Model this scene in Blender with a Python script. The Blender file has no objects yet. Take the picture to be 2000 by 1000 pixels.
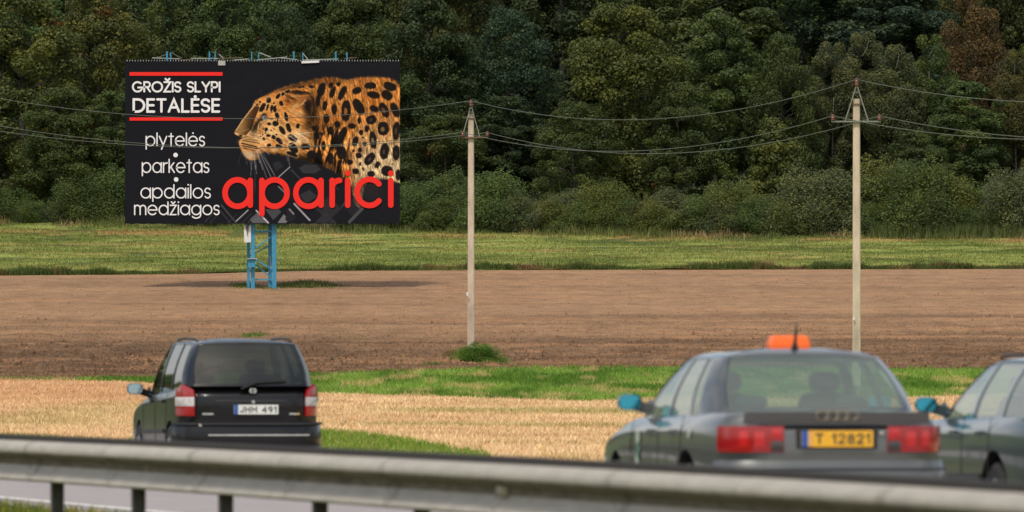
import bpy, math, random
import numpy as np
from mathutils import Vector, Matrix

# ------------------------------------------------------------------ camera
SC = bpy.context.scene
COL = SC.collection
F = 19500.0            # focal length in pixels of a 2000 px wide picture
HY = 714.0             # row of the horizon
EYE = 1.33             # camera height over the road
cam_d = bpy.data.cameras.new('camera'); cam = bpy.data.objects.new('camera', cam_d); COL.objects.link(cam)
cam_d.sensor_width = 36.0; cam_d.lens = 36.0 * F / 2000.0
cam_d.clip_start = 0.5; cam_d.clip_end = 6000
cam.location = (0, 0, EYE)
cam.rotation_euler = (math.pi / 2 + math.atan((HY - 500) / F), 0, 0)
cam_d.dof.use_dof = True; cam_d.dof.focus_distance = 400.0
cam_d.dof.aperture_fstop = 8.3
SC.camera = cam

# ------------------------------------------------------------------ light
SUN_EL, SUN_AZ = 57.0, -160.0     # azimuth: degrees clockwise from straight ahead (+Y)
w = bpy.data.worlds.new('World'); SC.world = w; w.use_nodes = True
wn = w.node_tree; wn.nodes.clear()
sky = wn.nodes.new('ShaderNodeTexSky'); sky.sky_type = 'NISHITA'; sky.sun_disc = False
sky.sun_elevation = math.radians(SUN_EL); sky.sun_rotation = math.radians(SUN_AZ)
sky.air_density = 1.0; sky.dust_density = 3.0; sky.ozone_density = 1.0
bg = wn.nodes.new('ShaderNodeBackground'); bg.inputs['Strength'].default_value = 0.125
# broken white cloud over the whole sky, the same all round
tc = wn.nodes.new('ShaderNodeTexCoord'); cn = wn.nodes.new('ShaderNodeTexNoise')
cn.inputs['Scale'].default_value = 2.6; cn.inputs['Detail'].default_value = 6; cn.inputs['Roughness'].default_value = .55
cr = wn.nodes.new('ShaderNodeMapRange'); cr.inputs['From Min'].default_value = .40; cr.inputs['From Max'].default_value = .62
cr.inputs['To Max'].default_value = .8
mx = wn.nodes.new('ShaderNodeMix'); mx.data_type = 'RGBA'; mx.inputs['B'].default_value = (7.7, 7.6, 7.4, 1)
out = wn.nodes.new('ShaderNodeOutputWorld')
wn.links.new(tc.outputs['Generated'], cn.inputs['Vector']); wn.links.new(cn.outputs['Fac'], cr.inputs['Value'])
wn.links.new(cr.outputs['Result'], mx.inputs['Factor']); wn.links.new(sky.outputs[0], mx.inputs['A'])
wn.links.new(mx.outputs['Result'], bg.inputs['Color']); wn.links.new(bg.outputs[0], out.inputs['Surface'])
sd = bpy.data.lights.new('sun', 'SUN'); sun = bpy.data.objects.new('sun', sd); COL.objects.link(sun)
sd.energy = 2.6; sd.angle = math.radians(7.0); sd.color = (1.0, .94, .83)
az, el = math.radians(SUN_AZ), math.radians(SUN_EL)
to_sun = Vector((math.sin(az) * math.cos(el), math.cos(az) * math.cos(el), math.sin(el)))
sun.rotation_euler = to_sun.to_track_quat('Z', 'Y').to_euler(); sun.location = (-60, -60, 80)
SC.view_settings.view_transform = 'Standard'; SC.view_settings.look = 'None'
SC.view_settings.gamma = 1; SC.view_settings.use_curve_mapping = False
SC.view_settings.exposure = 0.08
SC.render.engine = 'CYCLES'
SC.cycles.max_bounces = 6; SC.cycles.transparent_max_bounces = 12

# ------------------------------------------------------------------ helpers
R = math.radians
rng = np.random.default_rng(7)
random.seed(7)

def lin(c):
    return tuple(((v / 255) / 12.92 if v / 255 <= .04045 else ((v / 255 + .055) / 1.055) ** 2.4) for v in c)

def at(px, py, Y):
    return Vector(((px - 1000) * Y / F, Y, EYE + (HY - py) * Y / F))

def tag(o, label=None, cat=None, group=None, kind=None):
    if label: o['label'] = label
    if cat: o['category'] = cat
    if group: o['group'] = group
    if kind: o['kind'] = kind
    return o

def empty(name, loc=(0, 0, 0), rz=0, label=None, cat=None, group=None):
    o = bpy.data.objects.new(name, None); COL.objects.link(o); o.empty_display_size = .2
    o.location = loc; o.rotation_euler = (0, 0, rz)
    return tag(o, label, cat, group)

class MB:
    def __init__(s): s.v = []; s.f = []; s.m = []
    def add(s, vs, fs, m=0):
        b = len(s.v); s.v += [tuple(v) for v in vs]
        s.f += [tuple(i + b for i in f) for f in fs]; s.m += [m] * len(fs); return s
    def box(s, c, d, m=0, rz=0, bev=0):
        x, y, z = [k / 2 for k in d]; M = Matrix.Rotation(rz, 3, 'Z')
        vs = [Vector(c) + M @ Vector((sx * x, sy * y, sz * z)) for sz in (-1, 1) for sy in (-1, 1) for sx in (-1, 1)]
        return s.add(vs, [(0, 2, 3, 1), (4, 5, 7, 6), (0, 1, 5, 4), (2, 6, 7, 3), (0, 4, 6, 2), (1, 3, 7, 5)], m)
    def bar(s, a, b, wx, wy=None, m=0):
        a, b = Vector(a), Vector(b); wy = wy or wx; d = (b - a).normalized()
        up = Vector((0, 0, 1)) if abs(d.z) < .9 else Vector((0, 1, 0))
        u = d.cross(up).normalized() * wx / 2; v = d.cross(u).normalized() * wy / 2
        vs = [p + i * u + j * v for p in (a, b) for i, j in ((-1, -1), (1, -1), (1, 1), (-1, 1))]
        return s.add(vs, [(3, 2, 1, 0), (4, 5, 6, 7), (0, 1, 5, 4), (1, 2, 6, 5), (2, 3, 7, 6), (3, 0, 4, 7)], m)
    def tube(s, pts, rad, n=8, m=0, cap=True):
        pts = [Vector(p) for p in pts]; k = len(pts)
        if not hasattr(rad, '__len__'): rad = [rad] * k
        vs = []; ref = None
        for i, p in enumerate(pts):
            d = (pts[min(i + 1, k - 1)] - pts[max(i - 1, 0)]).normalized()
            if ref is None: ref = Vector((0, 0, 1)) if abs(d.z) < .9 else Vector((1, 0, 0))
            u = d.cross(ref).normalized(); v = d.cross(u).normalized(); ref = -v if False else ref
            for j in range(n):
                a = 2 * math.pi * j / n; vs.append(p + rad[i] * (math.cos(a) * u + math.sin(a) * v))
        fs = [(i * n + j, i * n + (j + 1) % n, (i + 1) * n + (j + 1) % n, (i + 1) * n + j) for i in range(k - 1) for j in range(n)]
        if cap: fs += [tuple(range(n))[::-1], tuple(range((k - 1) * n, k * n))]
        return s.add(vs, fs, m)
    def lathe(s, prof, c=(0, 0, 0), axis='Z', n=24, m=0):
        vs = []
        for r, h in prof:
            for j in range(n):
                a = 2 * math.pi * j / n; p = (r * math.cos(a), r * math.sin(a), h)
                if axis == 'X': p = (p[2], p[0], p[1])
                if axis == 'Y': p = (p[0], p[2], p[1])
                vs.append(Vector(p) + Vector(c))
        k = len(prof)
        fs = [(i * n + j, i * n + (j + 1) % n, (i + 1) * n + (j + 1) % n, (i + 1) * n + j) for i in range(k - 1) for j in range(n)]
        fs += [tuple(range(n))[::-1], tuple(range((k - 1) * n, k * n))]
        return s.add(vs, fs, m)
    def build(s, name, mats, parent=None, smooth=False):
        me = bpy.data.meshes.new(name); me.from_pydata(s.v, [], s.f)
        if not isinstance(mats, (list, tuple)): mats = [mats]
        for mt in mats: me.materials.append(mt)
        if len(mats) > 1: me.polygons.foreach_set('material_index', s.m)
        if smooth: me.polygons.foreach_set('use_smooth', [True] * len(me.polygons))
        me.update()
        o = bpy.data.objects.new(name, me); COL.objects.link(o)
        if parent: o.parent = parent
        return o

def np_mesh(name, V, Q, mats, parent=None, smooth=False, colors=None, fattr=None):
    """fast mesh: V (n,3), Q (m,k) faces of equal size"""
    me = bpy.data.meshes.new(name); n, (m, k) = len(V), Q.shape
    me.vertices.add(n); me.vertices.foreach_set('co', V.astype(np.float32).ravel())
    me.loops.add(m * k); me.loops.foreach_set('vertex_index', Q.astype(np.int32).ravel())
    me.polygons.add(m); me.polygons.foreach_set('loop_start', np.arange(0, m * k, k, dtype=np.int32))
    me.update(calc_edges=True)
    if smooth: me.polygons.foreach_set('use_smooth', np.ones(m, bool))
    else: me.polygons.foreach_set('use_smooth', np.zeros(m, bool))
    if colors is not None:
        a = me.color_attributes.new('col', 'FLOAT_COLOR', 'POINT')
        c = np.ones((n, 4), np.float32); c[:, :3] = colors; a.data.foreach_set('color', c.ravel())
    if fattr:
        for nm, arr in fattr.items():
            a = me.attributes.new(nm, 'FLOAT', 'FACE'); a.data.foreach_set('value', arr.astype(np.float32))
    for mt in (mats if isinstance(mats, (list, tuple)) else [mats]): me.materials.append(mt)
    o = bpy.data.objects.new(name, me); COL.objects.link(o)
    if parent: o.parent = parent
    return o

def grid_quads(nx, ny):
    i = np.arange(nx - 1)[None, :] + np.arange(ny - 1)[:, None] * nx
    i = i.ravel(); return np.stack([i, i + 1, i + nx + 1, i + nx], 1)

_tab = rng.random((256, 256))
def vnoise(x, y):
    xi = np.floor(x).astype(int); yi = np.floor(y).astype(int); fx = x - xi; fy = y - yi
    fx = fx * fx * (3 - 2 * fx); fy = fy * fy * (3 - 2 * fy)
    g = lambda a, b: _tab[a & 255, b & 255]
    return (g(xi, yi) * (1 - fx) + g(xi + 1, yi) * fx) * (1 - fy) + (g(xi, yi + 1) * (1 - fx) + g(xi + 1, yi + 1) * fx) * fy
def fbm(x, y, o=4):
    s = 0; a = 1; t = 0
    for i in range(o):
        s = s + a * vnoise(x * 2 ** i + 17.3 * i, y * 2 ** i + 9.1 * i); t += a; a *= .55
    return s / t
def sstep(a, b, x):
    t = np.clip((x - a) / (b - a), 0, 1); return t * t * (3 - 2 * t)

# ------------------------------------------------------------------ materials
def mat(name, col=(.5, .5, .5), rough=.6, metal=0, coat=0, var=0, vscale=5, bump=0, bscale=30, spec=.5, stretch=None, attr=None, trans=0):
    m = bpy.data.materials.new(name); m.use_nodes = True; nt = m.node_tree; p = nt.nodes['Principled BSDF']
    L = nt.links
    p.inputs['Roughness'].default_value = rough; p.inputs['Metallic'].default_value = metal
    p.inputs['Coat Weight'].default_value = coat; p.inputs['Coat Roughness'].default_value = .04
    p.inputs['Specular IOR Level'].default_value = spec
    c = None
    if attr:
        a = nt.nodes.new('ShaderNodeAttribute'); a.attribute_name = attr; c = a.outputs['Color']
    t = nt.nodes.new('ShaderNodeTexCoord'); vec = t.outputs['Object']
    if stretch:
        mp = nt.nodes.new('ShaderNodeMapping'); mp.inputs['Scale'].default_value = stretch
        L.new(vec, mp.inputs['Vector']); vec = mp.outputs[0]
    if var:
        n = nt.nodes.new('ShaderNodeTexNoise'); n.inputs['Scale'].default_value = vscale; n.inputs['Detail'].default_value = 6
        n.inputs['Roughness'].default_value = .65
        L.new(vec, n.inputs['Vector'])
        r = nt.nodes.new('ShaderNodeMapRange'); r.inputs['From Min'].default_value = .3; r.inputs['From Max'].default_value = .7
        r.inputs['To Min'].default_value = 1 - var; r.inputs['To Max'].default_value = 1 + var
        L.new(n.outputs['Fac'], r.inputs['Value'])
        vm = nt.nodes.new('ShaderNodeVectorMath'); vm.operation = 'SCALE'
        if c: L.new(c, vm.inputs[0])
        else: vm.inputs[0].default_value = col
        L.new(r.outputs['Result'], vm.inputs['Scale']); c = vm.outputs[0]
    if c: L.new(c, p.inputs['Base Color'])
    else: p.inputs['Base Color'].default_value = (*col, 1)
    if bump:
        n = nt.nodes.new('ShaderNodeTexNoise'); n.inputs['Scale'].default_value = bscale; n.inputs['Detail'].default_value = 5
        L.new(vec, n.inputs['Vector']); b = nt.nodes.new('ShaderNodeBump'); b.inputs['Strength'].default_value = bump
        b.inputs['Distance'].default_value = .05
        L.new(n.outputs['Fac'], b.inputs['Height']); L.new(b.outputs[0], p.inputs['Normal'])
    if trans:
        o = nt.nodes['Material Output']; td = nt.nodes.new('ShaderNodeBsdfTranslucent'); mxs = nt.nodes.new('ShaderNodeMixShader')
        if c: L.new(c, td.inputs['Color'])
        else: td.inputs['Color'].default_value = (*col, 1)
        mxs.inputs[0].default_value = trans
        L.new(p.outputs[0], mxs.inputs[1]); L.new(td.outputs[0], mxs.inputs[2]); L.new(mxs.outputs[0], o.inputs['Surface'])
    return m

def glass(name, tint, refl=1.0, haze=.1):
    """window glass: tinted see-through pane with a mirror-like surface by the Fresnel law"""
    m = bpy.data.materials.new(name); m.use_nodes = True; nt = m.node_tree; nt.nodes.clear(); L = nt.links
    o = nt.nodes.new('ShaderNodeOutputMaterial'); t = nt.nodes.new('ShaderNodeBsdfTransparent'); t.inputs[0].default_value = (*tint, 1)
    g = nt.nodes.new('ShaderNodeBsdfGlossy'); g.inputs['Roughness'].default_value = .03; g.inputs[0].default_value = (refl,) * 3 + (1,)
    f = nt.nodes.new('ShaderNodeFresnel'); ge = nt.nodes.new('ShaderNodeNewGeometry'); ir = nt.nodes.new('ShaderNodeMapRange')
    ir.inputs['To Min'].default_value = 1.55; ir.inputs['To Max'].default_value = 1 / 1.55; L.new(ge.outputs['Backfacing'], ir.inputs['Value']); L.new(ir.outputs['Result'], f.inputs['IOR'])
    x = nt.nodes.new('ShaderNodeMixShader'); L.new(f.outputs[0], x.inputs[0]); L.new(t.outputs[0], x.inputs[1]); L.new(g.outputs[0], x.inputs[2])
    d = nt.nodes.new('ShaderNodeBsdfDiffuse'); d.inputs[0].default_value = (.40, .47, .43, 1); y = nt.nodes.new('ShaderNodeMixShader')
    y.inputs[0].default_value = haze; L.new(t.outputs[0], y.inputs[1]); L.new(d.outputs[0], y.inputs[2]); L.new(y.outputs[0], x.inputs[1])  # pale diffuse share paints a reflected haze into the pane
    L.new(x.outputs[0], o.inputs['Surface']); return m

def leaf_mat(name, rough=.55):
    """leaf colour = colour of the tree (object colour) x variation of clump and leaf; orange where turned"""
    m = bpy.data.materials.new(name); m.use_nodes = True; nt = m.node_tree; p = nt.nodes['Principled BSDF']; L = nt.links
    oi = nt.nodes.new('ShaderNodeObjectInfo'); a = nt.nodes.new('ShaderNodeAttribute'); a.attribute_name = 'tone'
    r = nt.nodes.new('ShaderNodeValToRGB'); e = r.color_ramp.elements
    e[0].position = 0; e[0].color = (.55, .62, .62, 1); e[1].position = 1; e[1].color = (1.9, 1.6, .8, 1)
    k = r.color_ramp.elements.new(.5); k.color = (.95, 1., .85, 1)
    L.new(a.outputs['Fac'], r.inputs[0])
    mu = nt.nodes.new('ShaderNodeMix'); mu.data_type = 'RGBA'; mu.blend_type = 'MULTIPLY'; mu.inputs['Factor'].default_value = 1
    L.new(oi.outputs['Color'], mu.inputs['A']); L.new(r.outputs[0], mu.inputs['B'])
    b = nt.nodes.new('ShaderNodeAttribute'); b.attribute_name = 'turned'
    m2 = nt.nodes.new('ShaderNodeMix'); m2.data_type = 'RGBA'; m2.inputs['B'].default_value = (.17, .07, .02, 1)
    L.new(b.outputs['Fac'], m2.inputs['Factor']); L.new(mu.outputs['Result'], m2.inputs['A'])
    c = m2.outputs['Result']; L.new(c, p.inputs['Base Color']); p.inputs['Roughness'].default_value = rough
    p.inputs['Specular IOR Level'].default_value = .25
    td = nt.nodes.new('ShaderNodeBsdfTranslucent'); x = nt.nodes.new('ShaderNodeMixShader'); x.inputs[0].default_value = .38
    L.new(c, td.inputs[0]); L.new(p.outputs[0], x.inputs[1]); L.new(td.outputs[0], x.inputs[2])
    L.new(x.outputs[0], nt.nodes['Material Output'].inputs['Surface']); return m

M = {}
M['leaf'] = leaf_mat('leaf')
M['bark'] = mat('bark', (.045, .038, .030), .9, var=.4, vscale=8, bump=.5)
M['bark_pale'] = mat('pale_bark', (.22, .21, .18), .9, var=.45, vscale=5, bump=.3)
M['blade'] = mat('grass_blade', rough=.7, attr='col', spec=.25, trans=.25)
M['straw'] = mat('straw', rough=.75, attr='col', spec=.3)
M['soil'] = mat('soil', rough=.95, attr='col', spec=.15, var=.22, vscale=1.3, bump=.6, bscale=9)
M['field_floor'] = mat('field_floor', rough=.95, attr='col', spec=.15, var=.2, vscale=2)
M['turf'] = mat('turf', (.075, .10, .03), .95, var=.4, vscale=.5, spec=.1)
M['asphalt'] = mat('asphalt', (.30, .265, .265), .85, var=.12, vscale=1.5, bump=.3, bscale=60)
M['road_paint'] = mat('road_paint', (.62, .6, .56), .7, var=.2, vscale=6)
M['concrete'] = mat('concrete', (.52, .42, .315), .9, var=.32, vscale=3, bump=.25, bscale=14, stretch=(1, 1, .25))
M['blue'] = mat('blue_paint', (.035, .25, .42), .5, var=.15, vscale=6)
M['galv'] = mat('galvanised_steel', (.48, .425, .345), .5, metal=.45, var=.16, vscale=2.2, stretch=(1, 1, 5), bump=.15, bscale=12)
M['recess_shade'] = mat('recess_shade_on_steel', (.20, .16, .115), .8, metal=.1, var=.45, vscale=3, stretch=(1, 1, 6))  # darker brown steel, shade of the beam's recess put into the colour
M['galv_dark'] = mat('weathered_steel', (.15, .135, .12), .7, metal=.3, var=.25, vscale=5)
M['rim_dark'] = mat('dark_edge', (.025, .02, .018), .8)
M['steel_light'] = mat('light_steel', (.42, .43, .40), .6, metal=.3, var=.2, vscale=8)
M['rust'] = mat('rust_brown_ceramic', (.17, .06, .045), .35, var=.2, vscale=20)
M['bronze'] = mat('dull_bronze', (.24, .21, .15), .5, metal=.4)
M['bracket'] = mat('dull_bracket_steel', (.20, .21, .18), .75, metal=.2, var=.25, vscale=8)
M['rust_steel'] = mat('rusty_steel', (.16, .09, .065), .8, var=.3, vscale=15)
M['wire'] = mat('wire', (.12, .13, .10), .6, metal=.2)
M['white'] = mat('white_sheet', (.72, .72, .70), .6, var=.1, vscale=3)
M['black'] = mat('black_plastic', (.012, .012, .013), .5)
M['rubber'] = mat('rubber', (.018, .018, .018), .85)
M['alloy'] = mat('alloy', (.42, .43, .44), .35, metal=.8)
M['interior'] = mat('interior_cloth', (.03, .035, .04), .9)
M['chrome'] = mat('chrome', (.6, .58, .5), .2, metal=1)
# ------------------------------------------------------------------ terrain
_hy = np.array([-3000, 0, 150, 200, 240, 280, 310, 335, 348, 370, 390, 410, 450, 500, 560, 640, 800, 1200, 3000.])
_hz = np.array([0, 0, 0, .08, .2, .45, .78, 1.2, 1.6, 2.95, 4.3, 5.35, 7.3, 12.5, 20, 30, 42, 55, 60.])
_m = np.gradient(_hz, _hy)
def H(Y):
    Y = np.asarray(Y, float); i = np.clip(np.searchsorted(_hy, Y) - 1, 0, len(_hy) - 2)
    d = _hy[i + 1] - _hy[i]; t = np.clip((Y - _hy[i]) / d, 0, 1)
    s = (_hz[i + 1] - _hz[i]) / d; m0 = np.minimum(_m[i], 3 * s); m1 = np.minimum(_m[i + 1], 3 * s)
    return (2 * t**3 - 3 * t**2 + 1) * _hz[i] + (t**3 - 2 * t**2 + t) * d * m0 + (-2 * t**3 + 3 * t**2) * _hz[i + 1] + (t**3 - t**2) * d * m1
_Ys = np.linspace(140, 600, 4000)
_rows = HY + (EYE - H(_Ys)) * F / _Ys
def Yof(py):
    """distance at which the ground shows at picture row py"""
    return float(np.interp(-py, -_rows, _Ys))
def edge(pts):
    """field boundary through (px, py): Y as a function of X"""
    xs, ys = [], []
    for px, py in pts:
        Y = Yof(py); xs.append((px - 1000) * Y / F); ys.append(Y)
    return lambda X: np.interp(X, xs, ys)
def sheet(name, X0, X1, nx, ylo, yhi, ny, m, lift=0, disp=None, colf=None, kind='structure', skirt=0, smooth=True):
    xs = np.linspace(X0, X1, nx); t = np.linspace(0, 1, ny)
    X = np.tile(xs, (ny, 1)); lo = ylo(xs) if callable(ylo) else np.full(nx, ylo); hi = yhi(xs) if callable(yhi) else np.full(nx, yhi)
    Y = lo[None] * (1 - t[:, None]) + hi[None] * t[:, None]
    Z = H(Y) + lift
    if disp is not None: Z = Z + disp(X, Y)
    V = np.stack([X.ravel(), Y.ravel(), Z.ravel()], 1)
    c = colf(X.ravel(), Y.ravel()) if colf else None
    o = np_mesh(name, V, grid_quads(nx, ny), m, smooth=smooth, colors=c)
    return tag(o, kind=kind)

TH = R(11.0); DV = Vector((-math.sin(TH), math.cos(TH), 0)); NV = Vector((math.cos(TH), math.sin(TH), 0))
def road_strip(name, n0, n1, s0, s1, m, z):
    b = MB(); p = [NV * n + DV * s for n, s in ((n0, s0), (n1, s0), (n1, s1), (n0, s1))]
    b.add([(q.x, q.y, z) for q in p], [(0, 1, 2, 3)]); return b.build(name, m)

# whole countryside, one sheet to the horizon
xs = np.concatenate([[-3000, -1500, -600, -300, -150], np.linspace(-100, 100, 41), [150, 300, 600, 1500, 3000]])
ys = np.concatenate([[-3000, -1000, -300, -50, 0, 50, 100], np.linspace(140, 640, 101), [700, 800, 1000, 1200, 2000, 3000]])
X, Y = np.meshgrid(xs, ys)
Zg = H(Y) - .02
o = np_mesh('ground', np.stack([X.ravel(), Y.ravel(), Zg.ravel()], 1), grid_quads(len(xs), len(ys)), M['turf'], smooth=True)
tag(o, kind='structure')
tag(road_strip('road', 13.5, 23.4, -200, 600, M['asphalt'], -.010), kind='structure')
tag(road_strip('near_road', -4.5, 6.5, -200, 600, M['asphalt'], -.010), kind='structure')
tag(road_strip('edge_line', 14.15, 14.33, -200, 600, M['road_paint'], -.004), kind='structure')
tag(road_strip('far_edge_line', 20.85, 21.0, -200, 600, M['road_paint'], -.004), kind='structure')
b = MB()
for k in range(-4, 30):
    p = [NV * n + DV * s for n, s in ((17.4, k * 12), (17.52, k * 12), (17.52, k * 12 + 4), (17.4, k * 12 + 4))]
    b.add([(q.x, q.y, -.004) for q in p], [(0, 1, 2, 3)])
tag(b.build('lane_dashes', M['road_paint']), kind='structure')

# ---- fields
road_far = lambda X: (25.6 - X * math.cos(TH)) / math.sin(TH)          # verge edge line n = 25.6
E_st = edge([(-600, 742), (0, 741), (240, 745), (620, 768), (900, 776), (1150, 784), (1300, 776), (1700, 780), (2000, 768), (2600, 765)])   # stubble / green strip
E_gr = edge([(-600, 742), (0, 741), (150, 741), (300, 738), (620, 731), (900, 722), (1150, 718), (1700, 722), (2000, 723), (2600, 723)])     # green strip / plough
E_pl = edge([(-600, 540), (0, 539), (350, 536), (600, 530), (1000, 528), (2000, 526), (2600, 526)])                     # plough / meadow
E_me = edge([(-600, 436), (0, 438), (450, 445), (900, 456), (1500, 463), (2000, 466), (2600, 467)])                     # meadow / wood

def patchy(X, Y, sx, sy, o=4): return fbm(X * sx + 40, Y * sy + 40, o)
C = lambda r, g, b: np.array(lin((r, g, b)))
def mixc(a, b, t): return a[None] * (1 - t[:, None]) + b[None] * t[:, None] if a.ndim == 1 else a * (1 - t[:, None]) + b[None] * t[:, None]

def col_stubble(X, Y):
    row = HY + (EYE - H(Y)) * F / Y
    n = patchy(X, Y, .6, .35); n2 = patchy(X, Y, .2, .05, 3)
    c = mixc(C(188, 155, 114), C(208, 178, 136), sstep(.35, .65, n))
    left = sstep(-4, -8, X) * sstep(815, 760, row)
    c = mixc(c, C(178, 126, 86), left * .5)
    c = mixc(c, C(150, 140, 80), sstep(.60, .74, n2) * .35)
    # two greened wheel tracks across the stubble
    for y0, wd, st in ((803, 4.5, .62), (831, 2.6, .7), (866, 3, .2)):
        g = np.exp(-((row - y0 - 1.5 * np.sin(X * .5)) / wd) ** 2) * sstep(.3, .55, patchy(X, Y, .9, .05, 3) + .12) * st * sstep(-6, -1, X) * sstep(8.5, 3, X)
        c = mixc(c, C(132, 132, 62), g)
    return c
def col_green(X, Y):
    n = patchy(X, Y, .8, .1)
    c = mixc(C(88, 120, 38), C(126, 152, 64), sstep(.35, .65, n))
    return mixc(c, C(178, 162, 105), sstep(.60, .70, patchy(X + 50, Y, 1.2, .12)) * .8)
def col_soil(X, Y):
    row = HY + (EYE - H(Y)) * F / Y
    wob = row + 6 * (patchy(X, Y, .06, .02, 3) - .5) * 2 + X * .15
    k = np.interp(wob, [520, 545, 565, 578, 590, 603, 615, 622, 640, 655, 672, 690, 712, 730, 745],
                  [.95, .86, .90, .80, .84, 1.0, .94, .62, .74, .62, .38, .30, .34, .30, .28])
    n = patchy(X, Y, .9, .35); m_ = patchy(X, Y, .05, .6, 3)
    t = np.clip(k + (n - .5) * .4 + (m_ - .5) * .6, 0, 1)
    c = mixc(C(76, 58, 43), C(145, 114, 86), t)
    c = mixc(c, C(168, 124, 88), sstep(.5, .8, patchy(X, Y, .1, 1.2, 2)) * .35)
    return c
def col_meadow(X, Y):
    row = HY + (EYE - H(Y)) * F / Y
    n = patchy(X, Y, .25, .35); n2 = patchy(X, Y, .12, .8, 3)
    c = mixc(C(100, 111, 49), C(134, 141, 72), sstep(.35, .65, n))
    c = mixc(c, C(158, 132, 82), sstep(.55, .70, n2) * .5)
    c = mixc(c, C(150, 112, 70), np.exp(-((row - 462 - X * .4) / 5) ** 2) * .7 * sstep(.35, .6, patchy(X, Y, .35, .3, 3)))
    return c

def clods(X, Y):
    row = HY + (EYE - H(Y)) * F / Y
    rough = np.interp(row, [530, 600, 650, 700], [.35, .45, .9, 1.3])
    a = fbm(X * 3.2, Y * 2.4, 4); b_ = fbm(X * 1.1 + 9, Y * .9, 2)
    fur = np.sin(Y * 2 * math.pi / .9 + 2 * fbm(X * .15, Y * .2, 2) * 6) * .5 + .5
    return (np.clip(a - .42, 0, 1) * .16 + (b_ - .4) * .10 + fur * .02) * rough * sstep(0, 4, Y - E_gr(X)) * sstep(0, 2, E_pl(X) - Y)
sheet('ploughed_field', -34, 34, 620, lambda x: E_gr(x) - .6, lambda x: E_pl(x) + .5, 400, M['soil'], .01, clods, col_soil)
sheet('stubble_field', -26, 26, 120, road_far, lambda x: E_st(x) + 1, 200, M['field_floor'], .0, None, col_stubble)
sheet('green_strip', -30, 30, 120, lambda x: E_st(x), lambda x: E_gr(x) + .5, 60, M['field_floor'], .005, None, col_green)
sheet('meadow', -45, 45, 200, lambda x: E_pl(x), lambda x: E_me(x) + 4, 80, M['field_floor'], .005,
      lambda X, Y: (fbm(X * .5, Y * .5, 4) - .5) * .25, col_meadow)

def blades(name, X, Y, Z, h, wd, cols, m, lean=.35, root_dark=1.0):
    n = len(X); a = rng.random(n) * math.pi * 2
    # blades stand with their flat side turned anywhere; each a triangle
    dx, dy = np.cos(a) * wd / 2, np.sin(a) * wd / 2; lx, ly = rng.normal(0, lean, n) * h, rng.normal(0, lean, n) * h
    V = np.empty((n, 3, 3)); V[:, 0] = np.stack([X - dx, Y - dy, Z - .01], 1); V[:, 1] = np.stack([X + dx, Y + dy, Z - .01], 1)
    V[:, 2] = np.stack([X + lx, Y + ly, Z + h], 1)
    Cc = np.repeat(cols, 3, 0)
    return tag(np_mesh(name, V.reshape(-1, 3), np.arange(3 * n).reshape(-1, 3), m, colors=Cc), kind='stuff')

def scatter(n, x0, x1, ylo, yhi, margin=2.5):
    """random ground points between two boundaries, a little beyond the view on each side"""
    X = []; Yk = []
    while sum(map(len, X)) < n:
        x = rng.uniform(x0, x1, n); lo, hi = ylo(x), yhi(x); top = hi.max(); bot = lo.min()
        y = rng.uniform(bot, top, n); k = (y > lo) & (y < hi) & (np.abs(x) < .0513 * y + margin)
        X.append(x[k]); Yk.append(y[k])
    return np.concatenate(X)[:n], np.concatenate(Yk)[:n]

def jitter(c, s, v=.18):
    k = rng.normal(1, v, (len(c), 1)); return np.clip(c * k * (1 + rng.normal(0, s, c.shape)), .005, .95)

# stubble stalks
x, y = scatter(210000, -20, 20, road_far, E_st)
cs = col_stubble(x, y) * 1.12
blades('stubble_stalks', x, y, H(y), rng.uniform(.03, .10, len(x)), rng.uniform(.012, .03, len(x)), jitter(cs, .05, .22), M['straw'], .5)
# green strip
x, y = scatter(100000, -21, 21, E_st, lambda x: E_gr(x) + .3)
blades('strip_grass', x, y, H(y), rng.uniform(.05, .15, len(x)) * (.7 + .8 * patchy(x, y, 1.2, .5)), rng.uniform(.02, .045, len(x)), jitter(col_green(x, y) * 1.0, .06, .2), M['blade'], .5)
# straggling tufts along both edges of the strip
x = rng.uniform(-20, 20, 9000); k = patchy(x, x * 0, 1.5, 1) > .5; x = x[k]
y = E_gr(x) + rng.exponential(1.2, len(x)); s = patchy(x, y, 2, .8) > .5; x, y = x[s], y[s]
blades('ragged_strip_edge', x, y, H(y) + .01, rng.uniform(.05, .14, len(x)), rng.uniform(.02, .04, len(x)), jitter(col_green(x, y), .06, .2), M['blade'], .5)
# meadow
x, y = scatter(150000, -28, 28, E_pl, lambda x: E_me(x) + 2)
hgt = rng.uniform(.03, .11, len(x)) * (.5 + 1.2 * patchy(x, y, .6, .6))
blades('meadow_grass', x, y, H(y) + (fbm(x * .5, y * .5, 4) - .5) * .25, hgt, rng.uniform(.02, .05, len(x)), jitter(col_meadow(x, y), .06, .2), M['blade'], .6)
# rank weeds at the foot of the meadow
x = rng.uniform(-28, 28, 40000); y = E_pl(x) + np.abs(rng.normal(0, .9, len(x))) + .05
cl = patchy(x, y, .7, .3)
hh = rng.uniform(.08, .26, len(x)) * (.4 + 1.2 * sstep(.35, .75, cl))
c = mixc(C(74, 88, 38), C(116, 92, 60), sstep(.45, .7, patchy(x + 9, y, .5, .5)))
blades('field_edge_weeds', x, y, H(y), hh, rng.uniform(.03, .06, len(x)), jitter(c, .08, .25), M['blade'], .3)
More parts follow.
